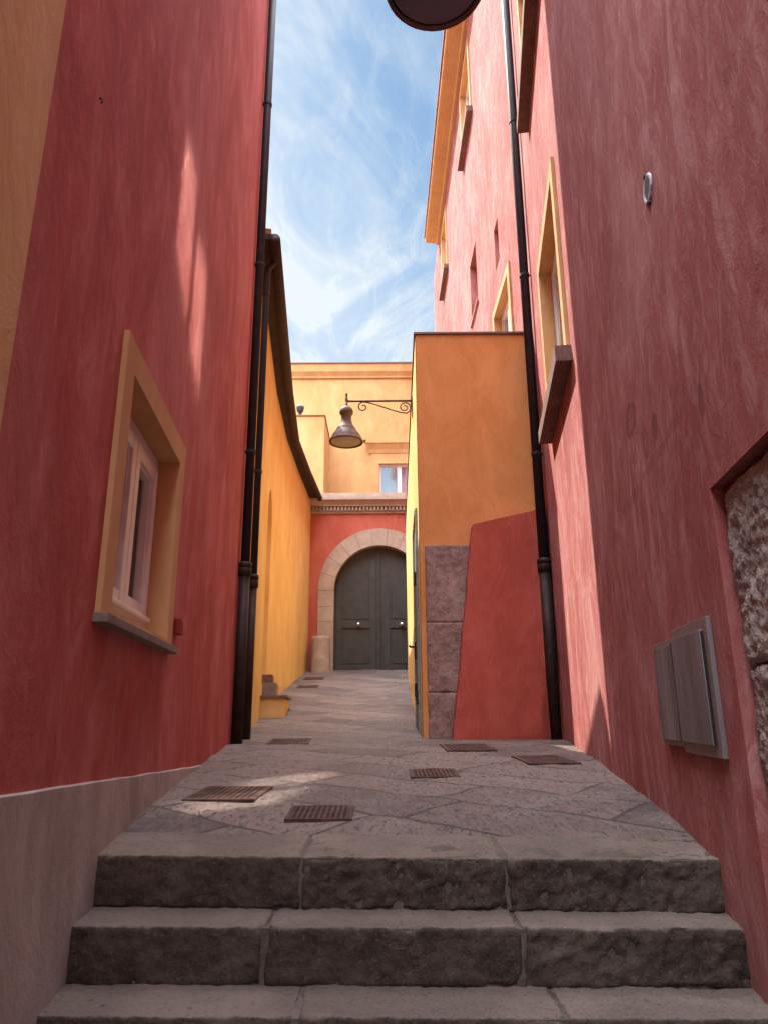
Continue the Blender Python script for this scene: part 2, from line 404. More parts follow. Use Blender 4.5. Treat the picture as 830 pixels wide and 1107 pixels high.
M['soffit'] = plaster('orange_eave_plaster', (0.40,0.22,0.095), (0.47,0.27,0.12), (0.54,0.35,0.18), 0.12, 2.9, 0.3, 0.02)
M['ashlar'] = simple('pale_green_glass', (0.20,0.27,0.26), 0.25, 0, 0.1)  # pale green of the side door frame and pane

# ------------------------------------------------------------------ layout
GY = [-40,2.85,3.6,5.4,7.6,8.7,10,12,14,16,19,25]
GZ = [0,0,.073,.164,.248,.289,.37,.58,.84,1.15,1.64,2.2]
def gz(Y):
    for i in range(len(GY)-1):
        if Y <= GY[i+1]:
            t = (Y-GY[i])/(GY[i+1]-GY[i]); return GZ[i]+t*(GZ[i+1]-GZ[i])
    return GZ[-1]
RS = 0.135                                     # the right-hand wall leaves the axis by this slope
def LX(Y): return -1.085 - 0.10*(Y-2.87)       # left-hand wall
def RX(Y): return 1.18 + RS*(Y-2.75)           # right-hand wall
RC = (RX(8.05), 8.05)

# ---- ground and street
bm = bmesh.new()
s = 150
vs = [bm.verts.new(p) for p in ((-s,-s,-1.20),(s,-s,-1.20),(s,s,-1.20),(-s,s,-1.20))]; bm.faces.new(vs)
structure(link_mesh('ground', bm, M['terrain']))
bm = bmesh.new()
vs = [bm.verts.new(p) for p in ((-2.6,-14,-1.02),(2.6,-14,-1.02),(2.6,1.8,-1.02),(-2.6,1.8,-1.02))]; bm.faces.new(vs)
structure(link_mesh('lower_street', bm, M['pave']))

def street_z(x, y):
    return gz(y) + disp(Vector((x,y,0)), 1.3, 0.012, 2.0, 3) + disp(Vector((x,y,0)), 9, 0.0035, 5.0, 3)
bm = bmesh.new()
ys = [3.17]
while ys[-1] < 20.0: ys.append(ys[-1] + (0.03 if ys[-1] < 8 else 0.06))
nx = 120; x0, x1 = -2.6, 2.3
rows = []
for y in ys:
    r = []
    for i in range(nx+1):
        x = x0+(x1-x0)*i/nx
        k = min(1.0, max(0.0, (y-3.17)/0.25))
        ye = y - 0.125*min(1.0,max(0.0,(x+1.09)/2.27))*max(0.0,1-(y-3.17)/0.5)
        r.append(bm.verts.new((x, ye, gz(y)*(1-k) + street_z(x, y)*k - 0.012*(1-k))))
    rows.append(r)
for a, b in zip(rows, rows[1:]):
    for i in range(nx): bm.faces.new((a[i], a[i+1], b[i+1], b[i]))
structure(link_mesh('street', bm, M['pave'], smooth=True))
bm = bmesh.new(); box(bm, -2.6, 2.3, 3.19, 20, -1.19, -0.10)
structure(link_mesh('street_base', bm, M['mortar']))

# ---- stone steps
steps = thing('stone_steps', 'broad dark basalt steps climbing from the bottom edge to the paved alley', 'steps', (0,2.85,-1.0))
YL = [2.90,2.655,2.405]; YR = [2.77,2.585,2.345]
for k in range(3, 7): YL.append(YL[-1]-0.245); YR.append(YR[-1]-0.245)
joints = [[-0.31,0.43],[-0.40,0.44],[-0.27,0.52],[-0.5,0.3],[-0.2,0.6],[-0.45,0.4],[-0.3,0.5]]
for k in range(6):
    z1 = -0.17*k; z0 = z1-0.175
    xs = [LX(YL[k])-0.14] + joints[k] + [RX(YR[k])+0.14]
    dpt = 0.335
    def warp(p, k=k):
        t = (p.x+1.09)/2.27
        y = p.y + YL[k] + (YR[k]-YL[k])*t
        return Vector((p.x, y, p.z + (gz(y) if k == 0 else 0.0)))
    bm = bmesh.new()          # mortar core showing in the joints
    ww = [Vector((xs[0],0.006,z0)),Vector((xs[-1],0.006,z0)),Vector((xs[-1],0.006,z1-0.006)),Vector((xs[0],0.006,z1-0.006))]
    wb = [p+Vector((0,dpt-0.03,0)) for p in ww]
    hexa(bm, [warp(p) for p in ww+wb])
    st = link_mesh('step', bm, M['mortar'], steps)
    for i in range(len(xs)-1):
        bm = bmesh.new()
        g = 0.0028
        fr = 0.016 if (k, i) in ((0,1),(0,2),(1,2)) else 0.008
        rough_block(bm, (xs[i]+g, 0, z0), (xs[i+1]-g, dpt, z1), 0.0125 if k < 3 else 0.05, 0.009, 0.0030, 0.0050, k*5.3+i*2.1, warp=warp, front=(1,-1,fr))
        link_mesh('stone_block', bm, M['step'], st, smooth=True)

# ------------------------------------------------------------------ left side
LF = Fr((LX(0.3),0.3), (LX(7.6),7.6), (1,0))
# ochre house (nearest, far left of the picture)
ochre = thing('ochre_house', 'ochre plastered house wall at the far left edge, next to the tall red wall', 'house', (LX(1.66)-2,0,-1.2))
bm = bmesh.new()
uS = LF.uY(1.66)
house_shell(bm, LF, 0, uS, -1.3, 4.8, 5.5, [])  # unseen top kept low to let sun and sky in
link_mesh('wall', bm, M['ochre'], ochre)
bm = bmesh.new()
BF = Fr((LX(0.3),-2.4), (LX(0.3),0.3), (1,0))
house_shell(bm, BF, 0, 2.7, -1.3, 4.6, 5.5, [])  # unseen rear kept low and short to let light in
link_mesh('rear_wall', bm, M['ochre'], ochre)
bm = bmesh.new(); fbox(bm, LF, -0.2, uS-0.01, 4.8, 4.95, -5.6, 0.12)
link_mesh('roof', bm, M['tile'], ochre)
def ptop(Y): return 0.308 - (Y-1.96)*0.0425
def plinth_mesh(Y0, Y1, F, yend=None):
    bm = bmesh.new()
    n = max(2, int((Y1-Y0)/0.12))
    f = []; b = []
    for i in range(n+1):
        Y = Y0+(Y1-Y0)*i/n; u = F.uY(Y)
        zt = max(ptop(Y), gz(Y)-0.02) + 0.006*mnoise.noise(Vector((Y*3.1,0,0)))
        f.append((bm.verts.new(F.P(u,-1.3,0.014)), bm.verts.new(F.P(u,zt-0.005,0.014)), bm.verts.new(F.P(u,zt,0.011)), bm.verts.new(F.P(u,zt,-0.05))))
    for i in range(n):
        for k in range(3): bm.faces.new((f[i][k], f[i+1][k], f[i+1][k+1], f[i][k+1]))
    bm.faces.new(f[0]); bm.faces.new(f[-1])
    return bm
link_mesh('plinth', plinth_mesh(0.3, 1.658, LF), M['plinth'], ochre)

# red house
redh = thing('red_house', 'tall red plastered house filling the left side, with one white framed window', 'house', (LX(4.6)-2,4.6,0))
WU0, WU1, WV0, WV1 = LF.uY(2.585), LF.uY(3.945), 0.865, 2.025      # outer edge of the window surround
t = 0.135
hole = rect(WU0+t, WU1-t, WV0+0.03, WV1-t)
bm = bmesh.new()
house_shell(bm, LF, uS, LF.len, -1.3, 13.6, 6.5, [(rect(WU0+0.02, WU1-0.02, WV0, WV1-0.02), 0.30)])
link_mesh('wall', bm, M['red'], redh)
link_mesh('plinth', plinth_mesh(1.662, 5.6, LF), M['plinth'], redh)
bm = bmesh.new(); fbox(bm, LF, uS+0.01, LF.len+0.05, 13.6, 13.8, -6.6, 0.30)
link_mesh('roof', bm, M['tile'], redh)
# window = surround plate with deep reveal
bm = bmesh.new()
face_with_holes(bm, LF, rect(WU0, WU1, WV0, WV1), [(hole, 0.20)], 0.022)
o1 = [LF.P(u,v,0.022) for u,v in rect(WU0, WU1, WV0, WV1)]; o2 = [LF.P(u,v,-0.01) for u,v in rect(WU0, WU1, WV0, WV1)]
va = [bm.verts.new(p) for p in o1]; vb = [bm.verts.new(p) for p in o2]
for i in range(4): bm.faces.new((va[i], va[(i+1)%4], vb[(i+1)%4], vb[i]))
bmesh.ops.remove_doubles(bm, verts=bm.verts, dist=0.0005)
win = link_mesh('window', bm, M['surround'], redh)
def ring_frame(bm, F, u0, u1, v0, v1, wd, w0, w1, bev=0.004):
    fbox(bm, F, u0, u0+wd, v0, v1, w0, w1, bev); fbox(bm, F, u1-wd, u1, v0, v1, w0, w1, bev)
    fbox(bm, F, u0+wd, u1-wd, v0, v0+wd, w0, w1-0.002, bev); fbox(bm, F, u0+wd, u1-wd, v1-wd, v1, w0, w1-0.002, bev)
hu0, hu1, hv0, hv1 = WU0+t, WU1-t, WV0+0.03, WV1-t
bm = bmesh.new(); ring_frame(bm, LF, hu0+0.002, hu1-0.002, hv0+0.002, hv1-0.002, 0.075, -0.17, -0.095)
link_mesh('frame', bm, M['frame'], win)
mu = (hu0+hu1)/2
for (a, b) in ((hu0+0.08, mu-0.004), (mu+0.004, hu1-0.08)):
    bm = bmesh.new()
    ring_frame(bm, LF, a, b, hv0+0.08, hv1-0.08, 0.072, -0.165, -0.078)
    ring_frame(bm, LF, a+0.072, b-0.072, hv0+0.152, hv1-0.152, 0.018, -0.16, -0.095, 0.003)
    fbox(bm, LF, a-0.008, b+0.008, hv0+0.075, hv0+0.10, -0.16, -0.056, 0.006)
    link_mesh('sash', bm, M['frame'], win)
    bm = bmesh.new(); fbox(bm, LF, a+0.07, b-0.07, hv0+0.15, hv1-0.15, -0.138, -0.133)
    link_mesh('pane', bm, M['clear'], win)
bm = bmesh.new()
for i in range(36):
    ua = hu0+0.06+(hu1-hu0-0.12)*i/36; ub = hu0+0.06+(hu1-hu0-0.12)*(i+1)/36
    wa = -0.19+0.014*math.sin(i*1.1); wb = -0.19+0.014*math.sin((i+1)*1.1)
    bm.faces.new([bm.verts.new(p) for p in (LF.P(ua,hv0,wa),LF.P(ub,hv0,wb),LF.P(ub,hv1,wb),LF.P(ua,hv1,wa))])
bmesh.ops.remove_doubles(bm, verts=bm.verts, dist=0.0005)
link_mesh('curtain', bm, M['curtain'], win, smooth=True)
bm = bmesh.new()
fbox(bm, LF, WU0-0.1, WU1+0.1, WV0-0.1, WV1+0.1, -0.9, -0.302)
bmesh.ops.delete(bm, geom=[f for f in bm.faces if abs(f.calc_center_median().dot(LF.n)-(LF.P(0,0,-0.302)).dot(LF.n)) < 0.01], context='FACES')
link_mesh('room_lining', bm, M['room'], win)
bm = bmesh.new(); fbox(bm, LF, WU0-0.015, WU1+0.03, WV0-0.033, WV0+0.001, -0.29, 0.055, 0.003)
link_mesh('sill', bm, M['sill'], win)

# small red call box, hook
cb = thing('call_box', 'small dark red alarm box on the red wall beside the left window', 'box', LF.P(LF.uY(4.13),0.955,0))
cu = LF.uY(4.13)
bm = bmesh.new(); fbox(bm, LF, cu-0.045, cu+0.045, 0.955, 1.045, 0.0005, 0.045, 0.006)
link_mesh('casing', bm, M['redplastic'], cb)
bm = bmesh.new(); fbox(bm, LF, cu-0.028, cu+0.028, 0.972, 1.028, 0.045, 0.049, 0.002)
link_mesh('front_plate', bm, M['redplastic'], cb)
hu = LF.uY(2.013)
bm = bmesh.new()
tube(bm, [LF.P(hu,2.61,0), LF.P(hu,2.61,0.008), LF.P(hu,2.604,0.012), LF.P(hu,2.594,0.012), LF.P(hu,2.59,0.008)], 0.003, 8)
tag(link_mesh('wall_hook', bm, M['pipe']), 'tiny black hook high on the left red wall near the ochre wall', 'hook')

# downpipes
def downpipe(label, x, y, z0, zc, z1, rl, ru, wall_n, nbr, elbow=None, bend=None):
    th = thing('downpipe', label, 'downpipe', (x,y,z0), 'dark rainwater downpipes')
    bm = bmesh.new()
    tube(bm, [(x,y,z0),(x,y,zc)], rl, 18); link_mesh('cast_iron_foot', bm, M['castiron'], th, True)
    bm = bmesh.new()
    pts = [(x,y,zc),(x,y,z1)]
    if bend: pts = [(x,y,zc),(x,y,z1-0.12)] + bend
    tube(bm, pts, ru, 18); link_mesh('pipe', bm, M['pipe'], th, True)
    bm = bmesh.new()
    lathe(bm, [(rl-0.002,-0.10),(rl+0.013,-0.095),(rl+0.014,-0.02),(rl+0.006,-0.005),(rl+0.016,0.0),(rl+0.016,0.045),(ru,0.055)], (x,y,zc), 20)
    link_mesh('collar', bm, M['castiron'], th, True)
    for i in range(nbr):
        z = zc+1.3+i*2.4
        if z > z1-0.3: break
        bm = bmesh.new()
        lathe(bm, [(ru,-0.018),(ru+0.008,-0.018),(ru+0.008,0.018),(ru,0.018)], (x,y,z), 18)
        n = Vector(wall_n).normalized(); c = Vector((x,y,z))
        tube(bm, [c - n*ru*0.95, c - n*(ru+0.05)], 0.009, 8)
        tube(bm, [c + Vector((-n.y,n.x,0))*(ru+0.004), c + Vector((-n.y,n.x,0))*(ru+0.024)], 0.008, 8)
        link_mesh('bracket', bm, M['pipe'], th)
    return th
nL = LF.n; 
pA = LF.P(LF.uY(7.38), 0, 0.064)
downpipe('tall dark downpipe at the corner of the left red house, running out of view', pA.x, pA.y, gz(7.42)+0.0, 2.02, 13.5, 0.058, 0.050, nL, 6)
YW = [(-1.60,7.61),(-1.74,9.6),(-1.96,12.0),(-2.08,14.3),(-2.08,16.5),(-2.03,19.0)]
EZ = 6.27
YF0 = Fr(YW[0], YW[1], (1,0))
pB = YF0.P(0.36, 0, 0.135)
downpipe('shorter dark downpipe on the yellow wall, ending below its eave', pB.x, pB.y, gz(7.95)-0.01, 2.0, EZ-0.12, 0.048, 0.042, YF0.n, 3,
         bend=[(pB.x+0.01,pB.y+0.01,EZ-0.18),(pB.x+0.05,pB.y+0.05,EZ-0.10),(pB.x+0.09,pB.y+0.08,EZ)])
nR = Vector((-1,RS,0)).normalized()
downpipe('dark downpipe running up the right pink wall beside the orange block', 1.785, 7.80, gz(7.8)-0.01, 2.13, 15.0, 0.064, 0.055, nR, 6)

# yellow house
yel = thing('yellow_house', 'long yellow house wall curving away on the left under a dark eave', 'house', (-3,13,0))

bm = bmesh.new()
for i in range(len(YW)-1):
    F = Fr(YW[i], YW[i+1], (1,0))
    holes = []
    if i == 1:
        ua = 1.45; holes = [(arch(ua, ua+0.95, 0.98, 3.72), 0.16)]
    face_with_holes(bm, F, rect(0, F.len, -0.6, EZ-0.02), holes)
FA = Fr(YW[1], YW[2], (1,0))
vv = [bm.verts.new(p) for p in [(YW[0][0],YW[0][1],-0.6),(YW[0][0],YW[0][1],EZ-0.02),(-8,YW[0][1],EZ-0.02),(-8,YW[0][1],-0.6)]]; bm.faces.new(vv)
vv = [bm.verts.new(p) for p in [(-8,7.61,-0.6),(-8,7.61,EZ-0.02),(-8,19,EZ-0.02),(-8,19,-0.6)]]; bm.faces.new(vv)
link_mesh('wall', bm, M['yellow'], yel, normals=True)
bm = bmesh.new()      # blind arched doorway closing
lp = arch(1.44, 2.41, 0.96, 3.72)
bm.faces.new([bm.verts.new(FA.P(u,v,-0.155)) for u,v in lp])
link_mesh('arched_niche', bm, M['yellow'], yel)
# roof slab and eave
EO = [(-1.40,7.64),(-1.57,9.6),(-1.78,12.0),(-1.95,14.5),(-1.90,16.6),(-1.80,18.98)]
bm = bmesh.new()
def strip(bm, A, B, za0, zb0, th):
    n = len(A); q = []
    for i in range(n):
        q.append([bm.verts.new((A[i][0],A[i][1],za0)), bm.verts.new((B[i][0],B[i][1],zb0)), bm.verts.new((B[i][0],B[i][1],zb0+th)), bm.verts.new((A[i][0],A[i][1],za0+th))])
    for i in range(n-1):
        for k in range(4): bm.faces.new((q[i][k], q[i+1][k], q[i+1][(k+1)%4], q[i][(k+1)%4]))
    bm.faces.new(q[0]); bm.faces.new(q[-1])
strip(bm, EO, [(x-0.05,y) for x,y in YW], EZ, EZ+0.004, 0.07)
link_mesh('eave', bm, M['eave'], yel)
bm = bmesh.new()
gp = [(x+0.045,y,EZ+0.01) for x,y in EO]
for j in range(len(gp)-1):
    pass
tube(bm, gp, 0.075, 12)
link_mesh('gutter', bm, M['eave'], yel, True)
bm = bmesh.new()
strip(bm, EO, [(-8.2,y) for x,y in EO], EZ+0.075, EZ+1.2, 0.08)
link_mesh('roof', bm, M['tile'], yel)
bm = bmesh.new()
tube(bm, [(-1.80,18.7,EZ+0.0),(-1.80,18.7,6.335)], 0.05, 12)
link_mesh('outlet_pipe', bm, M['pipe'], yel, True)

# stoop
sto = thing('stone_stoop', 'small yellow sided stoop with a dark slab below the arched niche', 'stoop', (-1.7,11.6,gz(11.5)))
def swx(Y): return YW[1][0]+(Y-YW[1][1])/(YW[2][1]-YW[1][1])*(YW[2][0]-YW[1][0])
bm = bmesh.new()
hexa(bm, [(swx(11.0)-0.02,11.0,0.3),(-1.50,11.0,0.3),(-1.50,11.0,0.76),(swx(11.0)-0.02,11.0,0.76),
          (swx(12.4)-0.02,12.4,0.3),(-1.62,12.4,0.3),(-1.62,12.4,0.76),(swx(12.4)-0.02,12.4,0.76)], 0.006)
link_mesh('base', bm, M['yellow'], sto)
bm = bmesh.new()
hexa(bm, [(swx(10.95)-0.01,10.96,0.762),(-1.47,10.96,0.762),(-1.47,10.96,0.80),(swx(10.95)-0.01,10.96,0.80),
          (swx(12.4)-0.01,12.44,0.762),(-1.58,12.44,0.762),(-1.58,12.44,0.80),(swx(12.4)-0.01,12.44,0.80)], 0.004)
link_mesh('slab', bm, M['piperno'], sto)
bm = bmesh.new()
hexa(bm, [(swx(11.3)-0.02,11.3,0.802),(-1.68,11.3,0.802),(-1.68,11.3,1.0),(swx(11.3)-0.02,11.3,1.0),
          (swx(12.2)-0.02,12.2,0.802),(-1.78,12.2,0.802),(-1.78,12.2,1.0),(swx(12.2)-0.02,12.2,1.0)], 0.008)
link_mesh('upper_step', bm, M['sill'], sto)
bm = bmesh.new()
hexa(bm, [(swx(11.4)-0.02,11.42,1.002),(-1.76,11.42,1.002),(-1.76,11.42,1.13),(swx(11.4)-0.02,11.42,1.13),
          (swx(12.1)-0.02,12.1,1.002),(-1.84,12.1,1.002),(-1.84,12.1,1.13),(swx(12.1)-0.02,12.1,1.13)], 0.006)
link_mesh('threshold', bm, M['piperno'], sto)

# ------------------------------------------------------------------ far end: portal wall
FY = 19.0
PF = Fr((-2.6,FY), (2.4,FY), (0,-1))
def pu(x): return x+2.6
por = thing('portal_wall', 'red wall at the end of the alley with a stone arch and dark double gate', 'wall', (0,FY,1.6))
cx0 = -0.125; hw = 1.235; spr = 3.755; gz0 = 1.62
bm = bmesh.new()
house_shell(bm, PF, 0, 5.0, 0.8, 5.93, 2.4, [(arch(pu(cx0-hw), pu(cx0+hw), 0.8+0.01, spr, 28), 0.34)])
link_mesh('wall', bm, M['portal'], por)
# stone arch: separate voussoirs and jamb blocks inside one mesh per stone ring
bm = bmesh.new()
def wedge(bm, ua, va, ub, vb, uc, vc, ud, vd, w0, w1):
    P = [PF.P(ua,va,w1),PF.P(ub,vb,w1),PF.P(uc,vc,w1),PF.P(ud,vd,w1),PF.P(ua,va,w0),PF.P(ub,vb,w0),PF.P(uc,vc,w0),PF.P(ud,vd,w0)]
    hexa(bm, P, 0.006)
nv = 11; ro = 1.66; ri = hw-0.002
for i in range(nv):
    a0 = PI*i/nv+0.003; a1 = PI*(i+1)/nv-0.003
    m = 3
    for k in range(m):
        b0 = a0+(a1-a0)*k/m; b1 = a0+(a1-a0)*(k+1)/m
        def pt(r, a): return (pu(cx0)+r*math.cos(a), spr+(r if r < ro else r*1.03)*math.sin(a))
        q = [pt(ri,b0), pt(ro,b0), pt(ro,b1), pt(ri,b1)]
        P = [PF.P(u,v,0.05) for u,v in q]+[PF.P(u,v,-0.25) for u,v in q]
        hexa(bm, P, 0)
for sgn in (-1, 1):
    z = 1.55
    for hgt in (0.50,0.42,0.44,0.40,0.44):
        a = pu(cx0+sgn*hw*0.998); b = pu(cx0+sgn*ro)
        fbox(bm, PF, min(a,b), max(a,b), z+0.003, min(z+hgt, spr)-0.003, -0.25, 0.05, 0.006); z += hgt
link_mesh('stone_arch', bm, M['trim'], por)
# gate leaves
def arch_v(x): return spr + math.sqrt(max(0.0, (hw-0.01)**2-(x-cx0)**2))
for sgn in (-1, 1):
    bm = bmesh.new()
    xa, xb = (cx0-hw+0.01, cx0-0.006) if sgn < 0 else (cx0+0.006, cx0+hw-0.01)
    n = 20
    xs = [xa+(xb-xa)*i/n for i in range(n+1)]
    top = [(x, arch_v(x)) for x in xs]
    loop = [(pu(xa),gz0),(pu(xb),gz0)] + [(pu(x),v) for x, v in reversed(top)]
    fr_ = [bm.verts.new(PF.P(u,v,-0.22)) for u,v in loop]; bk = [bm.verts.new(PF.P(u,v,-0.29)) for u,v in loop]
    bm.faces.new(fr_); bm.faces.new(bk)
    for i in range(len(loop)):
        j = (i+1)%len(loop); bm.faces.new((fr_[i], fr_[j], bk[j], bk[i]))
    # raised stiles and rails leave sunken panels
    st0, st1 = (xa+0.05, xb-0.11) if sgn < 0 else (xa+0.11, xb-0.05)
    def bar(x_0, x_1, v_0, v_1, w=-0.19): fbox(bm, PF, pu(x_0), pu(x_1), v_0, v_1, -0.221, w, 0.006)
    lo, mid0, mid1, hi = gz0+0.16, gz0+1.14, gz0+1.34, spr+0.25
    bar(st0+0.0, st0+0.14, gz0+0.02, hi-0.0); bar(st1-0.14, st1, gz0+0.02, spr+0.85 if True else hi)
    bar(st0+0.14, st1-0.14, gz0+0.02, lo); bar(st0+0.14, st1-0.14, mid0, mid1)
    for (v_0, v_1) in ((lo+0.05, mid0-0.05), (mid1+0.05, spr+0.35)):
        for (p, q, r_, s_) in ((st0+0.19, st0+0.21, v_0, v_1), (st1-0.21, st1-0.19, v_0, v_1), (st0+0.21, st1-0.21, v_0, v_0+0.02)):
            bar(p, q, r_, s_, -0.205)
    if sgn < 0: bar(xb-0.05, xb+0.012, gz0, spr+1.14, -0.175)
    leaf = link_mesh('gate_leaf', bm, M['door'], por)
    bm = bmesh.new()
    kx = -0.70 if sgn < 0 else 0.46
    bmesh.ops.create_uvsphere(bm, u_segments=16, v_segments=10, radius=0.05, matrix=Matrix.Translation(PF.P(pu(kx),gz0+1.235,-0.12)))
    tube(bm, [PF.P(pu(kx),gz0+1.235,-0.20),PF.P(pu(kx),gz0+1.235,-0.13)], 0.025, 12)
    link_mesh('knob', bm, M['knob'], leaf, True)
bm = bmesh.new(); fbox(bm, PF, pu(cx0-hw), pu(cx0+hw), 1.50, 1.635, -0.4, 0.02, 0.008)
link_mesh('threshold', bm, M['trim'], por)
# cornice with dentils
bm = bmesh.new()
prof = [(0.02,5.90),(0.04,5.90),(0.04,5.955),(0.06,5.96),(0.06,6.08),(0.16,6.085),(0.16,6.115),(0.24,6.22),(0.29,6.235),(0.29,6.31),(0.0,6.33),(-2.0,6.345)]
pr_ = [[bm.verts.new(PF.P(u,v,w)) for (w,v) in prof] for u in (0.0, 5.0)]
for i in range(len(prof)-1): bm.faces.new((pr_[0][i],pr_[1][i],pr_[1][i+1],pr_[0][i+1]))
for i in range(49):
    fbox(bm, PF, 0.02+i*0.1, 0.02+i*0.1+0.052, 5.97, 6.078, 0.055, 0.13)
link_mesh('cornice', bm, M['trim'], por)
bm = bmesh.new(); fbox(bm, PF, 0.0, 5.0, 6.335, 6.53, -0.30, -0.05, 0.01)
link_mesh('parapet_kerb', bm, M['trim'], por)

# bollard
bol = thing('stone_bollard', 'round weathered stone wheel guard at the left foot of the arch', 'bollard', (-1.66,18.70,1.5))
bm = bmesh.new()
nz = 22
lathe(bm, [(0.262-0.03*(i/nz)+0.0015*math.sin(i*1.9), 1.40+1.06*i/nz) for i in range(nz+1)]+[(0.215,2.485),(0.16,2.495),(0.001,2.50)], (-1.66,18.70,0), 36)
for v in bm.verts: v.co.x += disp(v.co,6,0.012,3); v.co.y += disp(v.co,6,0.012,8)
link_mesh('shaft', bm, M['trim'], bol, True)

# upper orange house behind the portal
uph = thing('orange_house', 'pale orange house rising behind the red portal wall, with a white window', 'house', (0,23.5,1.0))
UF = Fr((-9,21.5), (6,21.5), (0,-1))
def uu(x): return x+9
bm = bmesh.new()
wx0, wx1, wz0, wz1 = -0.15, 1.15, 6.9, 8.27
house_shell(bm, UF, 0, 15, 0.0, 11.70, 6.0, [(rect(uu(wx0),uu(wx1),wz0,wz1), 0.14)])
link_mesh('wall', bm, M['facade'], uph)
bm = bmesh.new()
prof = [(0.0,11.30),(0.05,11.30),(0.06,11.36),(0.14,11.50),(0.16,11.66),(0.17,11.76),(-6.0,11.80)]
pr_ = [[bm.verts.new(UF.P(u,v,w)) for (w,v) in prof] for u in (0.0, 15.0)]
for i in range(len(prof)-1): bm.faces.new((pr_[0][i],pr_[1][i],pr_[1][i+1],pr_[0][i+1]))
link_mesh('cornice', bm, M['facade'], uph)
bm = bmesh.new(); fbox(bm, UF, 0, 15, 11.765, 11.80, 0.0, 0.20)
link_mesh('roof_edge', bm, M['coping'], uph)
bm = bmesh.new()          # flat panel round the window with a moulded hood
face_with_holes(bm, UF, rect(uu(-0.41),uu(1.41),6.42,8.60), [(rect(uu(wx0),uu(wx1),wz0,wz1),0.06)], 0.05)
fbox(bm, UF, uu(-0.41),uu(-0.405),6.42,8.6,-0.01,0.049)
hp = [(0.05,8.60),(0.07,8.62),(0.10,8.74),(0.17,8.90),(0.20,8.93),(0.20,9.00),(0.0,9.02)]
h_ = [[bm.verts.new(UF.P(u+(-1 if s0==0 else 1)*w*1.0,v,w)) for (w,v) in hp] for s0,u in ((0,uu(-0.41)),(1,uu(1.41)))]
for i in range(len(hp)-1): bm.faces.new((h_[0][i],h_[1][i],h_[1][i+1],h_[0][i+1]))
bm.faces.new(h_[0]+[bm.verts.new(UF.P(uu(-0.41),8.6,0))])
pw = link_mesh('window', bm, M['facade'], uph)
bm = bmesh.new()
ring_frame(bm, UF, uu(wx0)+0.002, uu(wx1)-0.002, wz0+0.002, wz1-0.002, 0.07, -0.135, -0.06)
fbox(bm, UF, uu(0.43), uu(0.57), wz0+0.07, wz1-0.07, -0.13, -0.055, 0.004)
link_mesh('frame', bm, M['frame'], pw)
bm = bmesh.new(); fbox(bm, UF, uu(wx0)+0.05, uu(wx1)-0.05, wz0+0.05, wz1-0.05, -0.125, -0.10)
M['skyglass'] = glass('sky_painted_glass', (0.05,0.16,0.34))  # blue base colour paints the sky's reflection into the pane
link_mesh('pane', bm, M['skyglass'], pw)

# block on the terrace with a floodlight
blk = thing('terrace_block', 'plain orange plastered block standing on the terrace behind the dark eave', 'wall', (-2.5,20.3,6.35))
bm = bmesh.new(); box(bm, -3.6, -1.76, 19.72, 21.49, 6.35, 9.17, 0.01); link_mesh('block', bm, M['facade'], blk)
bm = bmesh.new(); box(bm, -3.62, -1.735, 19.69, 21.49, 9.172, 9.20, 0.004); link_mesh('coping', bm, M['coping'], blk)
fl = thing('floodlight', 'small grey floodlight standing on the orange terrace block', 'floodlight', (-2.52,19.9,9.2))
bm = bmesh.new(); tube(bm, [(-2.52,19.9,9.20),(-2.52,19.9,9.36)], 0.05, 12); box(bm,-2.60,-2.44,19.83,19.97,9.20,9.225)
link_mesh('post', bm, M['dkplastic'], fl)
bm = bmesh.new(); lathe(bm, [(0.06,0),(0.10,0.06),(0.12,0.16),(0.12,0.20),(0.04,0.22)], (-2.52,19.88,9.35), 20, True, True)
link_mesh('head', bm, M['dkplastic'], fl, True)
bm = bmesh.new(); lathe(bm, [(0.09,0.0),(0.09,0.012)], (-2.52,19.88,9.572), 20, True, True)
link_mesh('lens', bm, M['enamel'], fl)

# ------------------------------------------------------------------ orange annex block
ann = thing('orange_annex', 'square orange plastered annex jutting into the alley on the right', 'building', (1.1,8.05,0.3))
AF = Fr((0.41,8.05), (RC[0]-0.005,8.05), (0,-1))
AL = Fr((0.41,8.05), (0.56,17.6), (-1,0))
AZ = 5.33*0.965
bm = bmesh.new()
face_with_holes(bm, AF, rect(0, AF.len, 0.0, AZ), [])
face_with_holes(bm, AL, rect(0, AL.len, 0.0, AZ), [])
for q in ([(0.41,8.05,AZ),(RC[0],8.05,AZ),(1.8,17.6,AZ),(0.56,17.6,AZ)], [(0.56,17.6,0.5),(1.8,17.6,0.5),(1.8,17.6,AZ),(0.56,17.6,AZ)]):
    bm.faces.new([bm.verts.new(p) for p in q])
bmesh.ops.remove_doubles(bm, verts=bm.verts, dist=0.001)
link_mesh('wall', bm, M['orange'], ann)
# side face in the yellow colour
bm = bmesh.new(); face_with_holes(bm, AL, rect(0.004, AL.len, 0.1, AZ-0.004), [], 0.006)
link_mesh('side_wall', bm, M['yellow'], ann)
bm = bmesh.new()
hexa(bm, [(0.385,8.02,AZ+0.001),(RC[0]-0.01,8.02,AZ+0.001),(RC[0]-0.01,8.02,AZ+0.030),(0.385,8.02,AZ+0.030),
          (0.535,17.62,AZ+0.001),(1.79,17.62,AZ+0.001),(1.79,17.62,AZ+0.030),(0.535,17.62,AZ+0.030)], 0.004)
link_mesh('coping', bm, M['coping'], ann)
qz = [(0.18,0.735),(0.74,1.50),(1.505,2.40)]
for i, (z0, z1) in enumerate(qz):
    bm = bmesh.new()
    rough_block(bm, (0.47, 8.012, z0), (1.06, 8.30, z1), 0.018, 0.008, 0.004, 0.006, 11+i*3.0, front=(1,-1,0.007))
    link_mesh('quoin', bm, M['quoin'], ann, smooth=True)
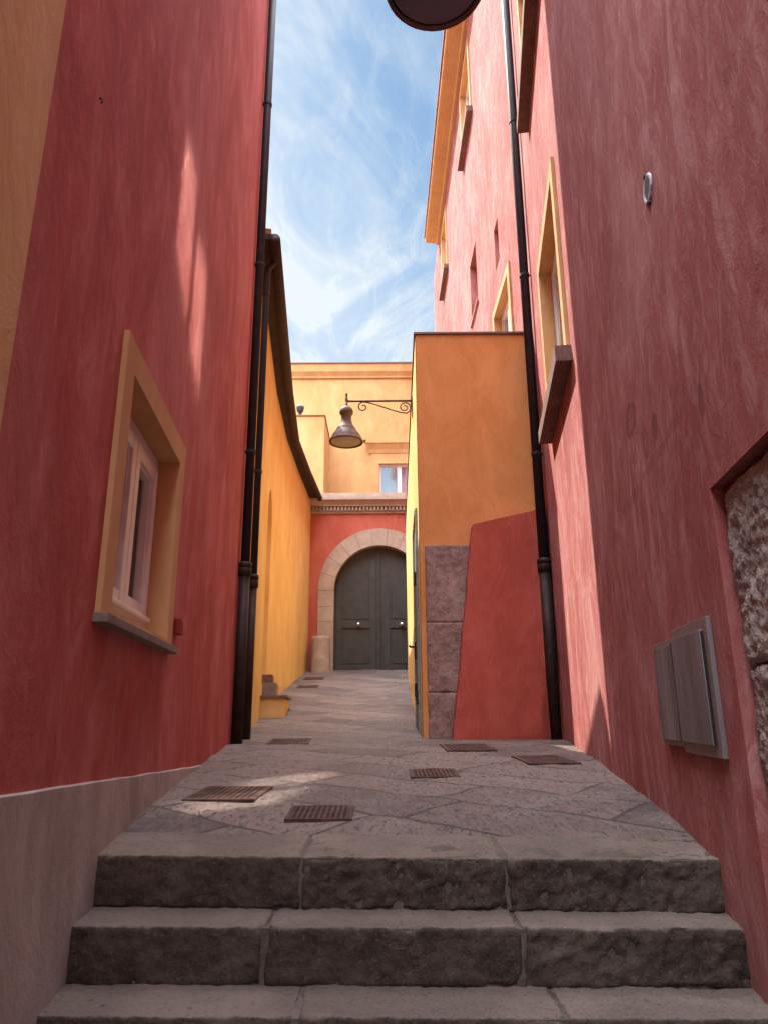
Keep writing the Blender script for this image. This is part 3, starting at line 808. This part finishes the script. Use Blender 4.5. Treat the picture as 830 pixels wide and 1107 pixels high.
bm = bmesh.new()      # battered red buttress
pts = [(0.70,0.16),(1.86,0.16),(1.845,2.79),(1.015,2.60)]
fr_ = []; 
def bY(x, z): return 7.86 - 0.03*(2.8-z)
N_ = 24
grid = []
for i in range(N_+1):
    row = []
    for j in range(N_+1):
        a = i/N_; b = j/N_
        p0 = Vector(pts[0]).lerp(Vector(pts[3]), a); p1 = Vector(pts[1]).lerp(Vector(pts[2]), a)
        p = p0.lerp(p1, b)
        q = Vector((p.x, bY(p.x, p.y), p.y)); q.y += disp(q, 1.6, 0.012, 4)
        if j == 0: q.x += disp(q, 2.5, 0.012, 6)
        row.append(bm.verts.new(q))
    grid.append(row)
for i in range(N_):
    for j in range(N_): bm.faces.new((grid[i][j],grid[i][j+1],grid[i+1][j+1],grid[i+1][j]))
def back(v): return bm.verts.new((v.co.x, 8.046, v.co.z))
bl = [back(r[0]) for r in grid]
for i in range(N_): bm.faces.new((grid[i][0],grid[i+1][0],bl[i+1],bl[i]))
bt = [back(v) for v in grid[-1]]
for j in range(N_): bm.faces.new((grid[-1][j],grid[-1][j+1],bt[j+1],bt[j]))
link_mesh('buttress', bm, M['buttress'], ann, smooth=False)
# door on the side face, seen edge-on
bm = bmesh.new()
fbox(bm, AL, 0.42, 0.50, 0.30, 2.98, 0.007, 0.034, 0.004); fbox(bm, AL, 1.52, 1.60, 0.30, 2.98, 0.007, 0.045, 0.004); fbox(bm, AL, 0.50, 1.52, 2.90, 2.98, 0.007, 0.043, 0.004)
sd = link_mesh('side_door', bm, M['ashlar'], ann)
bm = bmesh.new(); fbox(bm, AL, 0.50, 1.52, 0.32, 2.25, 0.008, 0.026, 0.003); link_mesh('leaf', bm, M['door'], sd)
bm = bmesh.new(); fbox(bm, AL, 0.52, 1.50, 2.26, 2.89, 0.008, 0.022)
link_mesh('pane', bm, M['ashlar'], sd)
for z in (0.62, 0.72, 2.02):
    bm = bmesh.new(); fbox(bm, AL, 0.47 if z != 0.72 else 1.0, 0.56 if z != 0.72 else 1.1, z, z+0.16, 0.026, 0.062, 0.006)
    link_mesh('hinge', bm, M['pipe'], sd)
bm = bmesh.new()
fbox(bm, AL, 1.30, 1.40, 1.20, 1.42, 0.026, 0.05, 0.005)
tube(bm, [AL.P(1.35,1.36,0.04),AL.P(1.35,1.36,0.10),AL.P(1.23,1.36,0.11)], 0.014, 8)
link_mesh('latch', bm, M['pipe'], sd)

# ------------------------------------------------------------------ right side: pink house
RF = Fr((RX(0.2),0.2), RC, (-1,0))
FF = Fr(RC, (RC[0]-0.01*13.4,21.45), (-1,0))
pk = thing('pink_house', 'tall red plastered house along the whole right side, partly in sunlight', 'house', (4,9,0))
def ru(Y): return RF.uY(Y)
def fu(Y): return FF.uY(Y)
EH = 15.0
# openings: (frame, Y0, Y1, z0, z1) outer edge of surround
WINS = [('R',5.12,6.80,3.33,5.20), ('R',5.12,6.80,7.28,9.15), ('F',9.10,10.62,4.9,6.98), ('F',11.78,13.35,12.55,14.45), ('F',16.95,18.45,12.45,14.45)]
sw = 0.13
holR = []; holF = []
for (k, a, b, z0, z1) in WINS:
    f = ru if k == 'R' else fu
    (holR if k == 'R' else holF).append((rect(f(a)+0.02, f(b)-0.02, z0, z1-0.02), 0.28))
holR.append(([(0.1,-1.19),(ru(2.335),-1.19),(ru(2.335),1.245),(0.1,1.245)], 0.075))          # exposed stone doorway
holF.append((rect(fu(12.15), fu(13.05), 8.25, 9.62), 0.20))                               # bare slit window
holF.append((rect(fu(9.83), fu(10.2), 7.55, 8.33), 0.10))                                 # little blind niche
bm = bmesh.new()
face_with_holes(bm, RF, rect(0, RF.len, -1.3, EH), holR)
face_with_holes(bm, FF, rect(0, FF.len, -0.3, EH), holF)
A = RF.P(0,-1.3); B = RF.P(0,EH); C_ = FF.P(FF.len,-0.3); D = FF.P(FF.len,EH)
for q in ([A,B,Vector((9,0.2,EH)),Vector((9,0.2,-1.3))], [C_,D,Vector((9,21.45,EH)),Vector((9,21.45,-0.3))], [B,FF.P(0,EH),D,Vector((9,21.45,EH)),Vector((9,0.2,EH))],
          [Vector((9,0.2,-1.3)),Vector((9,0.2,EH)),Vector((9,21.45,EH)),Vector((9,21.45,-1.3))]):
    bm.faces.new([bm.verts.new(p) for p in q])
link_mesh('wall', bm, M['pink'], pk)
bm = bmesh.new()
RB = Fr((RX(0.2),-9), (RX(0.2),0.2), (-1,0))
house_shell(bm, RB, 0, 9.19, -1.3, 9.0, 5, [])
link_mesh('rear_wall', bm, M['pink'], pk)
# eave
bm = bmesh.new()
for F, u0, u1, zz in ((RF,0,RF.len+0.03,0.0),(FF,0,fu(19.4),0.002)):
    prof = [(0.0,EH-0.10+zz),(0.06,EH-0.10+zz),(0.10,EH-0.05+zz),(0.38,EH-0.02+zz),(0.42,EH+zz),(0.42,EH+0.10+zz),(0.0,EH+0.14+zz)]
    q = [[bm.verts.new(F.P(u,v,w)) for (w,v) in prof] for u in (u0, u1)]
    for i in range(len(prof)-1): bm.faces.new((q[0][i],q[1][i],q[1][i+1],q[0][i+1]))
    bm.faces.new(q[0]); bm.faces.new(q[1])
link_mesh('eave', bm, M['soffit'], pk)
bm = bmesh.new()
fbox(bm, RF, 0, RF.len+0.03, EH+0.145, EH+0.20, -6, 0.46); fbox(bm, FF, 0.02, fu(19.4), EH+0.147, EH+0.20, -6, 0.46)
link_mesh('roof', bm, M['tile'], pk)
PYAW, PTILT = 0.10, 0.022
def right_window(k, Y0, Y1, z0, z1):
    F = RF if k == 'R' else FF; f = ru if k == 'R' else fu
    u0, u1 = f(Y0), f(Y1); hl = rect(u0+sw, u1-sw, z0+0.005, z1-sw)
    bm = bmesh.new()
    face_with_holes(bm, F, rect(u0,u1,z0,z1), [(hl,0.19)], 0.03)
    a = [bm.verts.new(F.P(u,v,0.03)) for u,v in rect(u0,u1,z0,z1)]; b = [bm.verts.new(F.P(u,v,-0.01)) for u,v in rect(u0,u1,z0,z1)]
    for i in range(4): bm.faces.new((a[i],a[(i+1)%4],b[(i+1)%4],b[i]))
    bmesh.ops.remove_doubles(bm, verts=bm.verts, dist=0.0005)
    w = link_mesh('window', bm, M['surround'], pk)
    h0, h1, g0, g1 = u0+sw, u1-sw, z0+0.005, z1-sw
    bm = bmesh.new(); ring_frame(bm, F, h0+0.002, h1-0.002, g0+0.002, g1-0.002, 0.07, -0.185, -0.10)
    mu = (h0+h1)/2
    fbox(bm, F, mu-0.06, mu+0.06, g0+0.07, g1-0.07, -0.18, -0.09, 0.004)
    link_mesh('frame', bm, M['frame'], w)
    for a_, b_ in ((h0+0.06, mu-0.05), (mu+0.05, h1-0.06)):
        bm = bmesh.new()
        # each pane is turned a few degrees off the wall to aim its sun patch
        um, vm = (a_+b_)/2, (g0+g1)/2
        bm.faces.new([bm.verts.new(F.P(u,v,-0.148+(u-um)*PYAW-(v-vm)*PTILT)) for u,v in rect(a_,b_,g0+0.06,g1-0.06)])
        link_mesh('pane', bm, M['glass'], w)
    bm = bmesh.new(); fbox(bm, F, u0-0.06, u1+0.06, z0-0.140, z0-0.001, -0.20, 0.130, 0.006)
    link_mesh('sill', bm, M['piperno'], w)
for w_ in WINS: right_window(*w_)
bm = bmesh.new(); fbox(bm, FF, fu(12.15)+0.001, fu(13.05)-0.001, 8.251, 9.619, -0.24, -0.195)
sl = link_mesh('slit_window', bm, M['plinth'], pk)
bm = bmesh.new(); fbox(bm, FF, fu(12.35), fu(12.9), 8.4, 9.45, -0.195, -0.19); link_mesh('pane', bm, M['glass'], sl)
bm = bmesh.new(); fbox(bm, FF, fu(12.08), fu(13.12), 8.215, 8.25, -0.15, 0.04, 0.004); link_mesh('sill', bm, M['trim'], sl)
bm = bmesh.new(); fbox(bm, FF, fu(9.83)+0.001, fu(10.2)-0.001, 7.551, 8.329, -0.14, -0.098)
link_mesh('niche_back', bm, M['enamel'], pk)  # white back stands in for the light inside the niche
# exposed tuff jamb stones in the doorway recess
for i, (z0, z1, x_off) in enumerate(((-1.19,0.641,0.0),(0.649,1.222,0.006))):
    bm = bmesh.new()
    def wj(p): return RF.P(p.x, p.z, p.y)
    rough_block(bm, (0.12, -0.42, z0), (ru(2.318)-0.012*i, -0.036+0.008*i, z1), 0.011, 0.012, 0.006, 0.006, 21+i*4.0, warp=wj, front=(1,1,0.008))
    link_mesh('jamb_stone', bm, M['tuff'], pk, smooth=True)

# utility box on the right wall
ub = thing('utility_box', 'grey two door meter box fixed to the right red wall', 'utility box', RF.P(ru(2.9),0.36,0))
ua, ubm, uc = ru(3.315), ru(2.985), ru(2.51)
bm = bmesh.new()
fbox(bm, RF, ubm+0.002, ua, 0.372, 0.805, 0.0005, 0.016, 0.003)
fbox(bm, RF, uc, ubm-0.002, 0.352, 0.832, 0.0005, 0.018, 0.003)
link_mesh('frame', bm, M['boxframe'], ub)
bm = bmesh.new(); fbox(bm, RF, ubm+0.020, ua-0.006, 0.392, 0.778, 0.012, 0.025, 0.003); link_mesh('door', bm, M['boxdoor'], ub)
bm = bmesh.new(); fbox(bm, RF, uc+0.062, ubm-0.008, 0.392, 0.792, 0.014, 0.028, 0.003); link_mesh('door', bm, M['boxdoor'], ub)

for a_, b_ in ((ubm-0.0075, ubm+0.0195), (uc+0.048, uc+0.0615)):
    bm = bmesh.new(); fbox(bm, RF, a_, b_, 0.392, 0.784, 0.0165, 0.0240); link_mesh('gap_shade', bm, M['pit'], ub)  # dark strips carry the shade of the door gaps in their colour
# round plaque
pq_u = ru(2.575)
pq = thing('round_plaque', 'small white rimmed round plaque high on the right red wall', 'plaque', RF.P(pq_u,2.69,0))
bm = bmesh.new()
def ringpt(r, a, w): return RF.P(pq_u+r*math.cos(a), 2.69+r*math.sin(a), w)
sg = 28
profq = [(0.062,0.0),(0.065,0.006),(0.061,0.010),(0.052,0.010),(0.044,0.006)]
rg = [[bm.verts.new(ringpt(r, 2*PI*k/sg, w)) for k in range(sg)] for r, w in profq]
for i in range(len(rg)-1):
    for k in range(sg): bm.faces.new((rg[i][k],rg[i][(k+1)%sg],rg[i+1][(k+1)%sg],rg[i+1][k]))
link_mesh('rim', bm, M['rim'], pq, True)
bm = bmesh.new()
bm.faces.new([bm.verts.new(ringpt(0.0445, 2*PI*k/sg, 0.0065)) for k in range(sg)])
link_mesh('disc', bm, M['dkplastic'], pq)
for v in (-0.068, 0.068):
    bm = bmesh.new(); fbox(bm, RF, pq_u-0.012, pq_u+0.012, 2.69+v-0.008, 2.69+v+0.008, 0.0, 0.016, 0.003); link_mesh('clip', bm, M['dkplastic'], pq)

# ------------------------------------------------------------------ wall lamps
def wall_lamp(label, x, y, zr, sgn, arm, lens):
    """rim centre at (x, y, zr); bracket runs to the wall at x + sgn*arm"""
    th = thing('wall_lamp', label, 'street lamp', (x+sgn*arm, y, zr+0.66), 'bell lamps on scrolled brackets')
    c = (x, y, zr)
    bm = bmesh.new()
    prof = [(0.228,0.0),(0.245,0.0),(0.248,0.02),(0.240,0.03),(0.225,0.07),(0.198,0.12),(0.162,0.17),(0.142,0.20),(0.140,0.215),(0.118,0.24),(0.092,0.285),(0.078,0.33),
            (0.074,0.37),(0.076,0.43),(0.094,0.445),(0.102,0.475),(0.094,0.515),(0.068,0.55),(0.030,0.565),(0.020,0.60),(0.018,0.66)]
    inner = [(r-0.012, z-0.004) for r, z in prof[3:10]]
    lathe(bm, [(0.232,0.03)][:0] + list(reversed(inner)) + prof, c, 36, True, True)
    link_mesh('shade', bm, M['lamp'], th, True)
    bm = bmesh.new(); lathe(bm, [(0.215,0.012),(0.16,0.004),(0.08,-0.002),(0.001,-0.004)], c, 36); link_mesh('lens', bm, lens, th, True)
    bm = bmesh.new(); lathe(bm, [(0.020,0.64),(0.024,0.68),(0.012,0.72),(0.016,0.745),(0.018,0.76),(0.010,0.785),(0.001,0.80)], c, 14); link_mesh('finial', bm, M['lamp'], th, True)
    za = zr+0.655
    bm = bmesh.new(); tube(bm, [(x,y,za),(x+sgn*arm,y,za)], 0.017, 10); link_mesh('arm', bm, M['lamp'], th, True)
    bm = bmesh.new()
    def sp(cx_, cz_, r0, r1, a0, a1, n=26): 
        return [(x+sgn*(cx_+(r0+(r1-r0)*i/n)*math.cos(a0+(a1-a0)*i/n)), y, za+cz_+(r0+(r1-r0)*i/n)*math.sin(a0+(a1-a0)*i/n)) for i in range(n+1)]
    sA = sp(0.27*arm/0.95*1.0, -0.085, 0.022, 0.075, -PI*0.6, PI*1.9*-1+PI*0.4, 26)
    e = sA[-1]
    sB = sp(arm-0.115, -0.105, 0.095, 0.025, -PI*0.45, PI*2.6, 34)
    b0 = sB[0]
    tube(bm, list(reversed(sB)), 0.010, 8)
    tube(bm, sp(0.24*arm/0.95, -0.095, 0.078, 0.022, PI*0.5, PI*2.75, 28), 0.010, 8)
    p0 = Vector((x+sgn*0.24*arm/0.95, y, za-0.017)); p3 = Vector(b0)
    cv = []
    for i in range(15):
        q = i/14; c1 = p0+Vector((sgn*0.14,0,0.0)); c2 = p3-Vector((sgn*0.20,0,-0.03))
        cv.append(p0*(1-q)**3+c1*3*q*(1-q)**2+c2*3*q*q*(1-q)+p3*q**3)
    tube(bm, cv, 0.010, 8)
    link_mesh('scroll', bm, M['lamp'], th, True)
    bm = bmesh.new(); xw = x+sgn*arm
    box(bm, min(xw, xw-sgn*0.012), max(xw, xw-sgn*0.012), y-0.04, y+0.04, za-0.26, za+0.06, 0.003); link_mesh('wall_plate', bm, M['lamp'], th)
    bm = bmesh.new(); xr = x+sgn*0.25
    box(bm, min(xr, xr+sgn*0.035), max(xr, xr+sgn*0.035), y-0.018, y+0.018, zr+0.002, zr+0.04, 0.004); link_mesh('latch', bm, M['lamp'], th)
    return th
wall_lamp('bell shaped iron lamp hanging in mid air before the far orange house', -0.54, 9.6, 4.30, 1, 0.966, M['lens'])
wall_lamp('bell lamp seen from directly below at the top edge, cut by the frame', 0.262, 2.60, 3.90, -1, 0.262+1.057, M['lens_shaded'])

# ------------------------------------------------------------------ drain grates
def grate_proto(label):
    th = thing('drain_grate', label, 'drain grate', (0,0,0), 'rusty drain grates set in the paving')
    bm = bmesh.new()
    W, H = 0.5, 0.5
    for (a, b, c, d) in ((-W,-W+0.055,-H,H),(W-0.055,W,-H,H),(-W+0.055,W-0.055,-H,-H+0.05),(-W+0.055,W-0.055,H-0.05,H)): box(bm, a, b, c, d, -0.02, 0.0085)
    link_mesh('frame', bm, M['grate'], th, local=True)
    bm = bmesh.new()
    for i in range(11):
        a = -0.42+i*0.084; box(bm, a-0.016, a+0.016, -0.448, 0.448, -0.012, 0.0075)
    for i in range(13):
        a = -0.43+i*0.0717; box(bm, -0.443, 0.443, a-0.014, a+0.014, -0.012, 0.0065)
    link_mesh('bars', bm, M['grate'], th, local=True)
    bm = bmesh.new(); bm.faces.new([bm.verts.new(p) for p in ((-0.46,-0.46,0.0042),(0.46,-0.46,0.0042),(0.46,0.46,0.0042),(-0.46,0.46,0.0042))])
    link_mesh('pit', bm, M['pit'], th, local=True)  # dark plate under the bars, the hollow's shade put into its colour
    return th
GR = [(-0.83,4.05,0.37,0.45,-0.05,'rusty drain grate nearest the left red wall, above the steps'),
      (-0.30,3.54,0.30,0.29,0.0,'small rusty drain grate closest to the top step'),
      (0.31,4.88,0.31,0.40,0.0,'square rusty drain grate in the middle of the paving'),
      (0.73,6.70,0.43,0.66,0.02,'rusty drain grate right in front of the red buttress'),
      (1.17,5.53,0.37,0.56,0.05,'rusty drain grate nearest the right red wall'),
      (-0.98,7.65,0.42,0.74,0.06,'rusty drain grate beside the two dark downpipes'),
      (-1.66,15.75,0.46,0.5,0.0,'distant drain grate beyond the yellow stoop'),
      (-1.68,17.2,0.46,0.5,0.0,'farthest drain grate, just before the stone bollard')]
proto = None
for (x, y, w, h, rz, lab) in GR:
    if proto is None:
        proto = grate_proto(lab); o = proto
    else:
        o = proto.copy(); COL.objects.link(o); o['label'] = lab
        for ch in proto.children:
            c = ch.copy(); COL.objects.link(c); c.parent = o
    sl_ = (gz(y+0.2)-gz(y-0.2))/0.4
    o.location = (x, y, street_z(x, y)+0.001); o.rotation_euler = (math.atan(sl_), 0, rz); o.scale = (w, h, 1)

# ------------------------------------------------------------------ light, sky, camera
SUN_H = Vector((-0.742, 0.670)).normalized(); SUN_E = math.radians(56.2)
to_sun = Vector((SUN_H.x*math.cos(SUN_E), SUN_H.y*math.cos(SUN_E), math.sin(SUN_E)))
ld = bpy.data.lights.new('sun', 'SUN'); ld.energy = 3.1; ld.angle = math.radians(0.5); ld.color = (1.0,0.93,0.82)
so = bpy.data.objects.new('sun', ld); COL.objects.link(so)
so.rotation_euler = to_sun.to_track_quat('Z', 'Y').to_euler(); so.location = (-20,20,40)

world = bpy.data.worlds.new('World'); scene.world = world; world.use_nodes = True
wt = world.node_tree; wt.nodes.clear()
def WN(t, **k):
    n = wt.nodes.new(t)
    for a, b in k.items(): setattr(n, a, b)
    return n
wo = WN('ShaderNodeOutputWorld'); bg = WN('ShaderNodeBackground'); bg.inputs['Strength'].default_value = 0.05
sky = WN('ShaderNodeTexSky', sky_type='NISHITA'); sky.sun_disc = False
sky.sun_elevation = SUN_E; sky.sun_rotation = math.atan2(SUN_H.x, SUN_H.y)
sky.air_density = 0.95; sky.dust_density = 0.6; sky.ozone_density = 1.2
tc = WN('ShaderNodeTexCoord'); sx = WN('ShaderNodeSeparateXYZ'); wt.links.new(tc.outputs['Generated'], sx.inputs[0])
def wm(op, a, b):
    n = WN('ShaderNodeMath', operation=op)
    for i, v in enumerate((a, b)):
        if isinstance(v, (int, float)): n.inputs[i].default_value = v
        else: wt.links.new(v, n.inputs[i])
    return n.outputs[0]
zz = wm('MAXIMUM', sx.outputs[2], 0.08)
cxn = wm('DIVIDE', sx.outputs[0], zz); cyn = wm('DIVIDE', sx.outputs[1], zz)
cb_ = WN('ShaderNodeCombineXYZ'); wt.links.new(cxn, cb_.inputs[0]); wt.links.new(cyn, cb_.inputs[1])
def wnoise(scale3, rot, loc, detail, rough, dist):
    mp = WN('ShaderNodeMapping'); mp.inputs['Scale'].default_value = scale3; mp.inputs['Rotation'].default_value = (0,0,rot); mp.inputs['Location'].default_value = loc
    wt.links.new(cb_.outputs[0], mp.inputs[0])
    n = WN('ShaderNodeTexNoise'); n.inputs['Scale'].default_value = 1; n.inputs['Detail'].default_value = detail
    n.inputs['Roughness'].default_value = rough; n.inputs['Distortion'].default_value = dist
    wt.links.new(mp.outputs[0], n.inputs['Vector']); return n.outputs[0]
def wramp(f, a, b, lo, hi):
    n = WN('ShaderNodeMapRange'); n.interpolation_type = 'SMOOTHSTEP'
    for k, v in (('From Min',a),('From Max',b),('To Min',lo),('To Max',hi)): n.inputs[k].default_value = v
    wt.links.new(f, n.inputs['Value']); return n.outputs[0]
n1 = wnoise((3.2,1.5,1), 0.5, (1.3,0.4,0), 9, 0.60, 0.9)
n2 = wnoise((1.2,0.9,1), 0.2, (4.1,2.0,0), 4, 0.5, 0.5)
n3 = wnoise((9,3.2,1), 0.75, (0.3,7.0,0), 8, 0.65, 1.4)
cl = wm('ADD', wm('MULTIPLY', wramp(n1,0.40,0.70,0,1), 0.75), wm('MULTIPLY', wm('MULTIPLY', wramp(n3,0.42,0.72,0,1), wramp(n2,0.35,0.6,0.2,1)), 0.55))
lowc = wm('MULTIPLY', wramp(sx.outputs[2], 0.74, 0.46, 0, 0.5), wramp(n2, 0.30, 0.62, 0.35, 1))
leftc = wm('MULTIPLY', wramp(sx.outputs[0], 0.05, -0.25, 0, 0.35), wramp(n1, 0.35, 0.6, 0.2, 1))
clm = wm('MINIMUM', wm('ADD', cl, wm('ADD', lowc, leftc)), 0.92)
mx = WN('ShaderNodeMix', data_type='RGBA'); wt.links.new(clm, mx.inputs[0]); tn = WN('ShaderNodeMix', data_type='RGBA'); tn.blend_type = 'MULTIPLY'; tn.inputs[0].default_value = 1.0
wt.links.new(sky.outputs[0], tn.inputs[6]); tn.inputs[7].default_value = (0.86,1.02,0.98,1)
wt.links.new(tn.outputs[2], mx.inputs[6])
mx.inputs[7].default_value = (4.9,5.25,5.45,1)
hi = wramp(sx.outputs[2], 0.80, 0.93, 0, 1); bk = wm('MULTIPLY', wramp(sx.outputs[1], 0.05, -0.35, 0, 0.85), wramp(sx.outputs[2], 0.35, 0.75, 0.0, 1))
sky_fill = WN('ShaderNodeMix', data_type='RGBA'); wt.links.new(wm('MULTIPLY', wm('MAXIMUM', hi, bk), 0.9), sky_fill.inputs[0])
wt.links.new(mx.outputs[2], sky_fill.inputs[6]); sky_fill.inputs[7].default_value = (82,87,97,1)      # unseen bright sky overhead and behind, added as fill light
wt.links.new(sky_fill.outputs[2], bg.inputs[0]); wt.links.new(bg.outputs[0], wo.inputs[0])

cd = bpy.data.cameras.new('camera'); cam = bpy.data.objects.new('camera', cd); COL.objects.link(cam)
cd.sensor_fit = 'HORIZONTAL'; cd.sensor_width = 36.0; cd.lens = 33.31; cd.clip_start = 0.05; cd.clip_end = 500
p_, r_ = math.radians(16.0), math.radians(0.35)
fw = Vector((0, math.cos(p_), math.sin(p_))); up0 = Vector((0, -math.sin(p_), math.cos(p_))); ri0 = Vector((1,0,0))
rv = ri0*math.cos(r_) - up0*math.sin(r_); uv = up0*math.cos(r_) + ri0*math.sin(r_)
cam.matrix_world = Matrix(((rv.x,uv.x,-fw.x,0),(rv.y,uv.y,-fw.y,0),(rv.z,uv.z,-fw.z,0.5),(0,0,0,1)))
scene.camera = cam
scene.render.engine = 'CYCLES'
scene.cycles.max_bounces = 10; scene.cycles.diffuse_bounces = 8; scene.cycles.transparent_max_bounces = 8
scene.cycles.use_denoising = True
scene.cycles.caustics_reflective = True; scene.cycles.blur_glossy = 0.05; scene.cycles.sample_clamp_indirect = 0.0
scene.cycles.use_guiding = True; scene.cycles.use_surface_guiding = True; scene.cycles.guiding_training_samples = 128
vs_ = scene.view_settings
vs_.view_transform = 'Standard'; vs_.look = 'None'; vs_.gamma = 1.0; vs_.exposure = 1.9; vs_.use_curve_mapping = False
